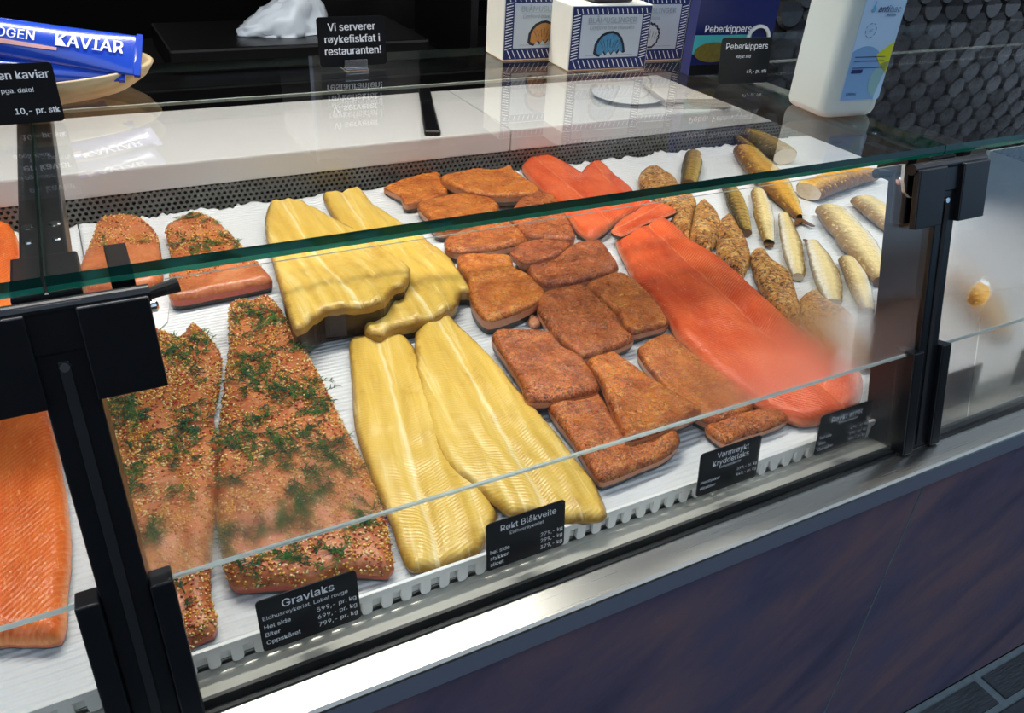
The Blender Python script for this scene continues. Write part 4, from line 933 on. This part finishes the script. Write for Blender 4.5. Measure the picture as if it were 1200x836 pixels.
def mussel_box(label, o, yaw, wd, dp, ht, col, poly, title, sub):
    root = thing('mussel_box', label, 'box', (o[0], o[1], TG), 'seafood boxes on the glass shelf')
    ex = Vector((math.cos(yaw), math.sin(yaw), 0)); bk = Vector((-math.sin(yaw), math.cos(yaw), 0)); up = Vector((0, 0, 1)); en = -bk
    q = Vector((o[0], o[1], TG + .0006))
    c = [q, q + ex * wd, q + ex * wd + bk * dp, q + bk * dp]
    bx = Geo().hexa(c + [p + up * ht for p in c]).build('carton', M['carton'], root); md = bx.modifiers.new('b', 'BEVEL'); md.width = .0018; md.segments = 2
    m = .0016; f0 = q + ex * (wd / 2) + up * (ht / 2)
    Geo().prism(rounded(wd - 2 * m, ht - 2 * m, .001), f0, ex, up, en, .0004).build('front_print', M['navy'], root)
    g = Geo(); iw, ih = wd - .030, ht - .028
    nst = int(wd / .0075)
    for k in range(nst):        # slanted white strokes in the bottom and top bands
        for yb, hb_, sl in ((-ht / 2 + .003, .0105, -.010), (ht / 2 - .0105, .0065, -.004)):
            x = -wd / 2 + .006 + k * .0075
            if x + .006 > wd / 2 - .004: continue
            g.prism([(x, yb + hb_), (x + .0012, yb + hb_), (x + .0012 - sl * .55, yb), (x - sl * .55, yb)], f0 + en * .0004, ex, up, en, .00015)
    for k in range(int(ht / .0036)):
        yb = -ht / 2 + .014 + k * .0036
        if yb > ht / 2 - .014: continue
        for sx_ in (-1, 1):
            x = sx_ * (wd / 2 - .0080)
            g.prism([(x - .005, yb), (x + .005, yb + .0022), (x + .005, yb + .0033), (x - .005, yb + .0011)], f0 + en * .0004, ex, up, en, .00015)
    g.build('border_strokes', M['ink'], root)
    Geo().prism(rounded(iw, ih, .0012), f0 + up * .002 + en * .0005, ex, up, en, .0003).build('picture_panel', M['boxgrey'], root)
    pc_ = f0 - up * (ht * .10) + en * .0009
    g = Geo(); sc = 1.12; g.prism([(x * sc, y * sc + .0004) for x, y in poly], pc_, ex, up, en, .0002); g.build('shell_outline', M['ink_dark'], root)
    g = Geo(); g.prism([(x * .93, y * .93) for x, y in poly], pc_ + en * .0003, ex, up, en, .0002); g.build('shell_picture', M[col], root)
    g = Geo()
    for k in range(7):
        a = -.9 + 1.8 * k / 6; g.prism([(a * .012 - .0002, -.004), (a * .012 + .0003, -.004), (a * .018 + .0005, .007 - abs(a) * .003), (a * .018, .007 - abs(a) * .003)], pc_ + en * .0006, ex, up, en, .0002)
    g.build('shell_strokes', M['ink_dark'], root)
    g = Geo(); text_geo(g, title, .0105, f0 + up * (ht * .275) + en * .0010, ex, up, en, 'CENTER', .0, maxw=iw * .86)
    text_geo(g, sub, .0075, f0 + up * (ht * .165) + en * .0010, ex, up, en, 'CENTER', .0, maxw=iw * .9, shear=.2)
    g.prism([(-iw * .40, 0), (iw * .40, 0), (iw * .40, .0004), (-iw * .40, .0004)], f0 + up * (ht * .215) + en * .0009, ex, up, en, .0001)
    g.prism([(-iw * .40, 0), (iw * .40, 0), (iw * .40, .0006), (-iw * .40, .0006)], f0 - up * (ht * .27) + en * .0009, ex, up, en, .0001)
    g.build('lettering', M['greytext'], root, recalc=False)
    return root
MUS = [(x * .044, y * .030) for x, y in ((-.5, -.35), (-.48, .0), (-.40, .2), (-.28, .38), (-.1, .48), (.05, .5), (.22, .42), (.35, .25), (.44, .0), (.5, -.32), (.42, -.36), (.33, -.22), (.25, -.40), (.15, -.25), (.06, -.42), (-.03, -.26), (-.12, -.44), (-.22, -.28), (-.30, -.48), (-.42, -.44))]
mussel_box('white and navy box with an orange mussel picture, leftmost of three', (.530, 1.016), -.06, .122, .060, .086, 'orange_print', MUS, 'BLÅMUSLINGER', 'Limfjord blue mussels')
mussel_box('white and navy box with a blue mussel picture, in front of the others', (.590, .9415), -.07, .122, .060, .082, 'blue_print', MUS, 'BLÅMUSLINGER', 'Limfjord blue mussels')
mussel_box('white and navy box with a round shell picture, rightmost of three', (.676, .972), -.07, .124, .055, .088, 'white_print', scallop_poly(.030, .030), 'KAMMUSLINGER', 'scallops')
g = Geo(); g.box(.628, .690, .950, .992, TG + .0835, TG + .135, bev=.003); tag(g.build('dark_tin', plain('dark_purple_tin', S(34, 22, 34), .35, vary=.2)), 'dark purple tin standing on top of the blue mussel box', 'tin')

# blue fish pack behind the Peberkippers sign
pk = thing('fish_pack', 'blue and turquoise pack printed Peberkippers with a white handle', 'pack', (.80, .875, TG))
yaw = -.12; ex = Vector((math.cos(yaw), math.sin(yaw), 0)); bk = Vector((-math.sin(yaw), math.cos(yaw), 0)); up = Vector((0, 0, 1)); en = -bk; q = Vector((.745, .878, TG + .0006)); wd, ht = .125, .115
c = [q, q + ex * wd, q + ex * wd + bk * .022, q + bk * .022]
Geo().hexa(c + [p + up * ht for p in c]).build('pouch', plain('pack_navy', S(26, 34, 92), .3, vary=.15), pk)
Geo().prism([(.0, .028), (wd * .72, .028), (wd * .72, .052), (0, .052)], q + en * .0003, ex, up, en, .0004).build('turquoise_band', plain('pack_turquoise', S(70, 176, 176), .35, vary=.1), pk)
g = Geo(); g.prism([(wd * .02 + .03 * (1 + math.cos(t)), .030 + .013 * math.sin(t)) for t in (2 * math.pi * i / 24 for i in range(24))], q + en * .0008, ex, up, en, .0003); g.build('fish_picture', plain('pack_fish_print', S(112, 104, 44), .35, vary=.4, scale=200), pk)
Geo().prism([(.0, .001), (wd * .8, .001), (wd * .8, .014), (0, .014)], q + en * .0003, ex, up, en, .0004).build('dark_band', M['dark'], pk)
g = Geo()
for k in range(12):
    a0, a1 = math.pi * k / 12, math.pi * (k + 1) / 12; cc = (wd * .80, .046)
    g.prism([(cc[0] + r_ * math.cos(a), cc[1] + r_ * math.sin(a)) for r_, a in ((.015, a0), (.019, a0), (.019, a1), (.015, a1))], q + en * .0009, ex, up, en, .003)
g.prism([(wd * .80 + .011, .028), (wd * .80 + .019, .030), (wd * .80 + .019, .047), (wd * .80 + .013, .047)], q + en * .0009, ex, up, en, .003)
g.build('handle', M['white_plastic'], pk)
g = Geo(); text_geo(g, 'Peberkippers', .0135, q + ex * (wd * .10) + up * .0600, ex, up, en, 'LEFT', .02, lift=.0009, maxw=wd * .62); g.build('lettering', M['ink'], pk, recalc=False)

# disinfectant bottle
bt = thing('disinfectant_bottle', 'translucent white square bottle with blue label reading antibac', 'bottle', (.815, .690, TG))
yaw = -.11; ex = Vector((math.cos(yaw), math.sin(yaw), 0)); bk = Vector((-math.sin(yaw), math.cos(yaw), 0)); c0 = Vector((.8145, .690, TG + .0006))
rings = []
for z, k in ((0, .86), (.003, .95), (.009, 1.0), (.07, 1.0), (.17, 1.0), (.205, .96), (.225, .75), (.236, .42), (.262, .36)):
    pl = rounded(.083 * k, .074 * k, .014 * k if z < .22 else .012, 5); rings.append([c0 + ex * x + bk * y + up * z for x, y in pl])
b = NB('milky_plastic'); M['milky'] = b.end(b.pbsdf(b.mix(b.noise(b.obj(), 6), S(186, 198, 193), S(202, 211, 206)), .32, Subsurface_Weight=.3, Subsurface_Radius=(.02, .02, .02), Subsurface_Scale=.5))
Geo().loft(rings).build('bottle_body', M['milky'], bt, smooth=True)
g = Geo(); g.cyl(c0 + up * .262, c0 + up * .30, .018, 24); g.build('cap', M['white_plastic'], bt)
f0 = c0 - bk * .0371 + ex * .006; en = -bk
lb = Geo().prism(rounded(.058, .150, .004), f0 + up * .095, ex, up, en, .0004).build('bottle_label', plain('label_pale_blue', S(176, 206, 232), .35, vary=.03), bt)
def arc(cx, cy, r, a0, a1, n=20): return [(cx + r * math.cos(math.radians(a0 + (a1 - a0) * i / n)), cy + r * math.sin(math.radians(a0 + (a1 - a0) * i / n))) for i in range(n + 1)]
L0 = f0 + up * .020 + en * .0006
Geo().prism([(-.0285, .001)] + [(.020, .001)] + arc(-.010, .030, .031, 0, 127), L0, ex, up, en, .0002).build('blue_circle', plain('label_blue', S(122, 162, 204), .35, vary=.03), lb)
Geo().prism([(.0060, .051), (.028, .066), (.028, .030), (.0175, .038)], L0 + en * .0003, ex, up, en, .0002).build('yellow_shape', plain('label_yellow', S(206, 208, 40), .35, vary=.04), lb)
Geo().prism(arc(.028, .022, .022, 90, 245), L0 + en * .0003, ex, up, en, .0002).build('green_shape', plain('label_green', S(136, 176, 178), .35, vary=.04), lb)
g = Geo(); text_geo(g, 'anti', .0105, L0 + ex * .0062 + up * .1005, ex, up, en, 'RIGHT', .03, lift=.0008, shear=.15); text_geo(g, '1000ml', .0048, L0 - ex * .024 + up * .008, ex, up, en, 'LEFT', .01, lift=.0008)
g.build('lettering', M['navy'], lb, recalc=False)
Geo().prism([(-.024, .0315), (-.008, .0315), (-.008, .0355), (-.024, .0355)], L0 + en * .0006, ex, up, en, .0002).build('print_bar', M['navy'], lb)
for yy in (.037, .0445, .049): Geo().prism([(-.024, yy), (.020, yy), (.020, yy + .0007), (-.024, yy + .0007)], L0 + en * .0006, ex, up, en, .0002).build('print_line', M['navy'], lb)
g = Geo(); text_geo(g, 'bac', .0105, L0 + ex * .0066 + up * .1005, ex, up, en, 'LEFT', .0, lift=.0008, shear=.15)
for k in range(24):
    if k % 3 == 2: continue
    a0, a1 = 15 * k, 15 * k + 13; g.prism([(-.012 + r_ * math.cos(math.radians(a)), .078 + r_ * math.sin(math.radians(a))) for r_, a in ((.0072, a0), (.0078, a0), (.0078, a1), (.0072, a1))], L0 + en * .0006, ex, up, en, .0002)
text_geo(g, '60', .005, L0 - ex * .012 + up * .078, ex, up, en, 'CENTER', .0, lift=.0008)
g.prism([(.004, .0935), (.018, .0935), (.018, .0945), (.004, .0945)], L0 + en * .0006, ex, up, en, .0002)
g.build('pale_lettering', plain('label_slate_print', S(92, 122, 152), .4, vary=.05), lb, recalc=False)
g = Geo(); g.prism([(-.019, .099), (-.0145, .097), (-.0125, .101), (-.016, .1045)], L0 + en * .0006, ex, up, en, .0002); g.prism([(-.0165, .106), (-.0145, .105), (-.0145, .109)], L0 + en * .0006, ex, up, en, .0002)
g.build('drop_logo', plain('label_cyan', S(96, 170, 206), .4, vary=.05), lb)

# wooden bowl with blue tubes
b = NB('pale_wood'); n = b.noise(b.mapv(b.obj(), (2, 10, 26)), 3.0, 4, .6, .6)
M['wood'] = b.end(b.pbsdf(b.ramp(n, [(.3, S(150, 128, 92)), (.7, S(196, 178, 138))]), .45, Normal=b.bump(n, .1, .001)))
bw = thing('wooden_bowl', 'pale oval wooden bowl holding blue tubes at the left edge', 'bowl', (-.075, 1.005, TG))
rings = []; bc = (-.075, 1.005)
for k, z in ((.01, .004), (.62, .004), (.72, .006), (.86, .013), (.965, .026), (.975, .0285), (1.0, .029), (1.015, .027), (.96, .015), (.84, .003), (.74, .0), (.01, .0)):
    rings.append([(bc[0] + .158 * k * math.cos(t), bc[1] + .098 * k * math.sin(t), TG + .0006 + z) for t in (2 * math.pi * i / 48 for i in range(48))])
Geo().loft(rings).build('bowl_body', M['wood'], bw, smooth=True)
b = NB('blue_tube_foil'); M['tube'] = b.end(b.pbsdf(b.mix(b.noise(b.obj(), 12), S(16, 52, 168), S(36, 84, 204)), .22, Coat_Weight=.5))
M['tube_red'] = plain('tube_pale_red', S(232, 176, 168), .3, vary=.05)
def tube(label, a, e, r, flat, mat):
    root = thing('kaviar_tube', label, 'tube', tuple(a), 'blue kaviar tubes in the bowl')
    a, e = Vector(a), Vector(e); d = (e - a).normalized(); sd = Vector((0, 0, 1)).cross(d).normalized(); tilt = math.radians(38)
    upv = d.cross(sd).normalized(); s2_ = (sd * math.cos(tilt) + upv * math.sin(tilt)); u2 = d.cross(s2_).normalized()
    if u2.z < 0: u2 = -u2
    rings = []
    for t in [0, .02, .06] + [.1 + .9 * i / 16 for i in range(17)]:
        k = min(1, t / .06) if t < .06 else 1; wd_ = (r * (.5 + .5 * k)) * (1 - t) + flat * t; th = (r * (.5 + .5 * k)) * (1 - t) ** .8 + .0014
        rings.append([a + (e - a) * t + s2_ * (wd_ * math.cos(x)) + u2 * (th * math.sin(x)) for x in (2 * math.pi * i / 28 for i in range(28))])
    o = Geo().loft(rings).build('tube_body', M['tube'], root, smooth=True)
    g = Geo(); q = e - d * .006; g.add([q + s2_ * flat * 1.01 + u2 * .0022, q - s2_ * flat * 1.01 + u2 * .0022, e - s2_ * flat * 1.01 + u2 * .0022, e + s2_ * flat * 1.01 + u2 * .0022, q + s2_ * flat * 1.01 - u2 * .0022, q - s2_ * flat * 1.01 - u2 * .0022, e - s2_ * flat * 1.01 - u2 * .0022, e + s2_ * flat * 1.01 - u2 * .0022], [(0, 1, 2, 3), (7, 6, 5, 4), (0, 4, 5, 1), (1, 5, 6, 2), (2, 6, 7, 3), (3, 7, 4, 0)])
    g.build('crimp', M['tube'], root)
    g = Geo(); g.cyl(a - d * .018, a + d * .001, .008, 18, r1=.009); g.build('tube_cap', M['white_plastic'], root)
    return root, rings, a, e, d, s2_, u2
tA, tE = ay(-125, 30, 1.0), ay(166, 66, .955)
root, rings, a, e, d, s2_, u2 = tube('upper blue tube lettered KAVIAR lying on the others in the bowl', tA, tE, .021, .026, 'tube')
bm = bmesh.new(); n = 28
vv = [bm.verts.new(q) for r in rings for q in r]
for k in range(len(rings) - 1):
    for i in range(n): bm.faces.new((vv[k * n + i], vv[k * n + (i + 1) % n], vv[(k + 1) * n + (i + 1) % n], vv[(k + 1) * n + i]))
bvh = BVHTree.FromBMesh(bm); bm.free()
face = (u2 * .75 - s2_ * (1 if s2_.y > 0 else -1) * .35).normalized()
toCam = (Vector((0, 0, CAM_Z)) - e).normalized()
lat = toCam.cross(d).normalized(); lat = lat if lat.z > 0 else -lat        # direction 'up the letters' over the visible side
nrm = d.cross(lat).normalized(); nrm = nrm if nrm.dot(toCam) > 0 else -nrm
def wrap(g):
    for i, q in enumerate(g.v):
        q = Vector(q); h = bvh.ray_cast(q + nrm * .06, -nrm)
        if h[0] is not None: g.v[i] = tuple(h[0] + nrm * .0018)
def sub_text(s, size, frac, up_, bold, nm, mat, maxw):
    g = Geo(); text_geo(g, s, size, a + (e - a) * frac + lat * up_, d, lat, nrm, 'CENTER', bold, maxw=maxw); wrap(g); g.build(nm, mat, root, recalc=False)
LT = (e - a).length
sub_text('KAVIAR', .0185, .78, .0065, .03, 'lettering', M['ink'], LT * .40)
sub_text('OGEN', .0135, .485, .0070, .02, 'lettering', M['ink'], LT * .17)
g = Geo(); o0 = a + (e - a) * .35
nn = 14
V_ = []
for i in range(nn + 1):
    q = o0 + (e - a) * (.30 * i / nn); V_ += [q + lat * (.0015 - .003 * i / nn), q + lat * (-.0035 - .001 * i / nn)]
g.add(V_, [(2 * i, 2 * i + 1, 2 * i + 3, 2 * i + 2) for i in range(nn)]); wrap(g); g.build('pale_stripe', M['tube_red'], root, recalc=False)
tube('lower blue tube half hidden under the upper one in the bowl', ay(-120, 82, .975), ay(146, 86, .945), .016, .010, 'tube')
tube('second lower blue tube at the back of the bowl', ay(-110, 75, 1.04), ay(120, 92, 1.02), .017, .02, 'tube')

# ------------------------------------------------------------------ back of the shop (dark)
def tagged(g, name, mat, label, cat, group=None): return tag(g.build(name, mat), label, cat, group)
tagged(Geo().box(-3.2, 1.9, 2.30, 2.95, FLOOR, .02, bev=.006), 'back_counter', M['dark'], 'long black back counter in the dark behind the work boards', 'counter')
# crumpled white bag on a black appliance
ap = thing('appliance', 'low black appliance carrying the crumpled white bag', 'appliance', (.60, 2.62, .02))
Geo().box(.25, 1.02, 2.45, 2.85, .0215, .085, bev=.008).build('appliance_body', M['dark'], ap)
Geo().box(.28, .98, 2.4465, 2.4495, .030, .046).build('front_trim', M['steel_dark'], ap)
q0 = ay(333, 34, 2.60); bm = bmesh.new(); bmesh.ops.create_icosphere(bm, subdivisions=4, radius=1)
for v in bm.verts:
    p = v.co; k = 1 + .30 * mnoise.noise(p * 1.6 + Vector((3, 1, 2))) + .16 * mnoise.noise(p * 4.2) + .06 * mnoise.noise(p * 9)
    z = max(-.12, p.z) ; hgt = .115 * (1 - .62 * max(0, min(1, (-p.x + .2))))
    v.co = Vector((p.x * .125 * k, p.y * .07 * k, max(0, (z + .12)) * hgt * k))
g = Geo(); bm.verts.index_update(); g.add([v.co + Vector((q0[0], 2.62, .0855)) for v in bm.verts], [[v.index for v in f.verts] for f in bm.faces]); bm.free()
tag(g.build('crumpled_bag', plain('white_bag', S(196, 206, 216), .45, vary=.06, scale=40, bump=.3), smooth=True), 'crumpled white plastic bag lying in the dark at the back', 'bag')
wb = tagged(Geo().box(-.15, .12, 2.36, 2.66, .0215, .06, bev=.004), 'wooden_tray', plain('dull_wood', S(74, 58, 44), .6, vary=.2), 'brown wooden tray on the dark back counter behind the bowl', 'tray')
# tall cabinet, sloped equipment with rods
cbt = thing('tall_cabinet', 'tall black cabinet with a pale steel edge behind the restaurant sign', 'cabinet', (1.0, 3.3, FLOOR))
Geo().box(.80, 1.25, 3.1, 3.6, FLOOR, 1.2, bev=.005).build('cabinet_body', M['dark'], cbt); Geo().box(.798, .812, 3.088, 3.099, FLOOR, 1.2).build('edge_profile', M['steel_dark'], cbt)
rk = thing('rod_rack', 'dark sloping rack of steel rods behind the mussel boxes', 'rack', (1.55, 2.75, .02))
for k in range(5):
    a_, e_ = Vector((1.12, 2.36 + .09 * k, .30 - .03 * k)), Vector((1.86, 2.50 + .09 * k, .05 + .01 * k))
    Geo().cyl(a_, e_, .010, 10).build('rod', M['steel_dark'] if k % 2 == 0 else M['dark'], rk)
for x, z in ((1.12, .34), (1.86, .12)): Geo().box(x - .012, x + .012, 2.34, 2.80, .0215, z).build('rack_side', M['dark'], rk)
tl = tagged(Geo().box(1.95, 2.25, 2.35, 2.75, FLOOR, .30, bev=.01), 'bin_cabinet', M['dark'], 'black cabinet in the dark behind the disinfectant bottle', 'cabinet')

# ------------------------------------------------------------------ lamps
def emit(name, col, st):
    b = NB(name); return b.end(b.n('ShaderNodeEmission', {'Color': col, 'Strength': st}))
M['lamp_glow'] = emit('counter_lamp_glow', (1.0, .965, .915, 1), LAMP_COUNTER)
M['tube_glow'] = emit('tube_lamp_glow', (1.0, .98, .95, 1), LAMP_BACK)
r_ = thing('counter_lamp', 'long white lamp hanging over the fish counter', 'lamp', (.25, LAMP_Y, 1.50))
Geo().box(-.42, .92, LAMP_Y - .07, LAMP_Y + .07, 1.505, 1.55, bev=.004).build('housing', M['black'], r_)
Geo().box(-.40, .90, LAMP_Y - .055, LAMP_Y + .055, 1.498, 1.505).build('diffuser', M['lamp_glow'], r_)
for x in (-.3, .8): Geo().cyl((x, LAMP_Y, 1.55), (x, LAMP_Y, CEIL), .003, 8).build('hanger', M['black'], r_)
r_ = thing('counter_lamp', 'unseen short lamp added over the right-hand case to brighten it', 'lamp', (1.6, .95, 1.50))  # added fill light, only there to brighten the misted right case
Geo().box(1.28, 1.92, .88, 1.02, 1.505, 1.55, bev=.004).build('housing', M['black'], r_)
Geo().box(1.30, 1.90, .895, 1.005, 1.498, 1.505).build('diffuser', M['lamp_glow'], r_)
for x in (1.35, 1.85): Geo().cyl((x, .95, 1.55), (x, .95, CEIL), .003, 8).build('hanger', M['black'], r_)
for a_, e_, lab in (((-.06, 5.68), (.21, 5.96), 'short tube lamp on the far ceiling, left one'), ((2.045, 5.84), (2.06, 5.29), 'short tube lamp on the far ceiling, right one')):
    r_ = thing('tube_lamp', lab, 'lamp', (a_[0], a_[1], 1.90), 'tube lamps far back')
    Geo().cyl((*a_, 1.90), (*e_, 1.90), .016, 12).build('tube_light', M['tube_glow'], r_)
    Geo().cyl((*a_, 1.93), (*e_, 1.93), .014, 12).build('batten', M['black'], r_)

# ------------------------------------------------------------------ the street side, seen only as reflections in the glass
structure(Geo().box(-16, 20, -9.3, -9.0, FLOOR, 7.0).build('wall_street', plain('grey_render', S(62, 58, 54), .8, vary=.2, scale=1.5)))
car = thing('parked_car', 'light blue car parked on the street, mirrored in the right-hand glass', 'car', (5.2, -2.4, FLOOR))
M['car_paint'] = plain('light_blue_paint', S(176, 216, 240), .25, vary=.03, Coat_Weight=.8)
M['car_glass'] = plain('car_window', S(18, 22, 26), .08, vary=.1)
M['tyre'] = plain('tyre', S(18, 18, 18), .8, vary=.2)
cd = Vector((-.86, .50, 0)).normalized(); cs = Vector((cd.y, -cd.x, 0)); co = Vector((6.1, -2.95, FLOOR))       # length and width directions
def cprof(prof, w0, w1, nm, mat):
    g = Geo(); g.loft([[co + cd * x + cs * w0 + Vector((0, 0, z * 1.25)) for x, z in prof], [co + cd * x + cs * w1 + Vector((0, 0, z * 1.25)) for x, z in prof]])
    o = g.build(nm, mat, car); md = o.modifiers.new('b', 'BEVEL'); md.width = .06; md.segments = 3; return o
cprof([(-2.1, .28), (2.1, .28), (2.18, .55), (2.12, .66), (1.75, .92), (1.0, 1.14), (-1.9, 1.14), (-2.15, .95), (-2.18, .5)], -.85, .85, 'car_body', M['car_paint'])
cprof([(.95, 1.13), (.25, 1.58), (-1.3, 1.60), (-1.9, 1.13)], -.70, .70, 'cabin', M['car_glass'])
cprof([(.22, 1.575), (.15, 1.635), (-1.2, 1.65), (-1.3, 1.60)], -.72, .72, 'roof', M['car_paint'])
for x in (-1.35, 1.35):
    for w_ in (-.86, .86):
        g = Geo(); c = co + cd * x + Vector((0, 0, .32)); g.cyl(c + cs * (w_ - .1), c + cs * (w_ + .02), .32, 28); wl_ = g.build('wheel', M['tyre'], car)
        g = Geo(); g.cyl(c + cs * (w_ - .11), c + cs * (w_ + .03), .19, 20); g.build('hub', M['chrome'], wl_)
for w_ in (-.62, .62):
    g = Geo(); c = co + cd * 2.02 + cs * w_ + Vector((0, 0, .94)); g.cyl(c - cd * .05, c + cd * .05, .11, 20); g.build('headlamp', M['chrome'], car)
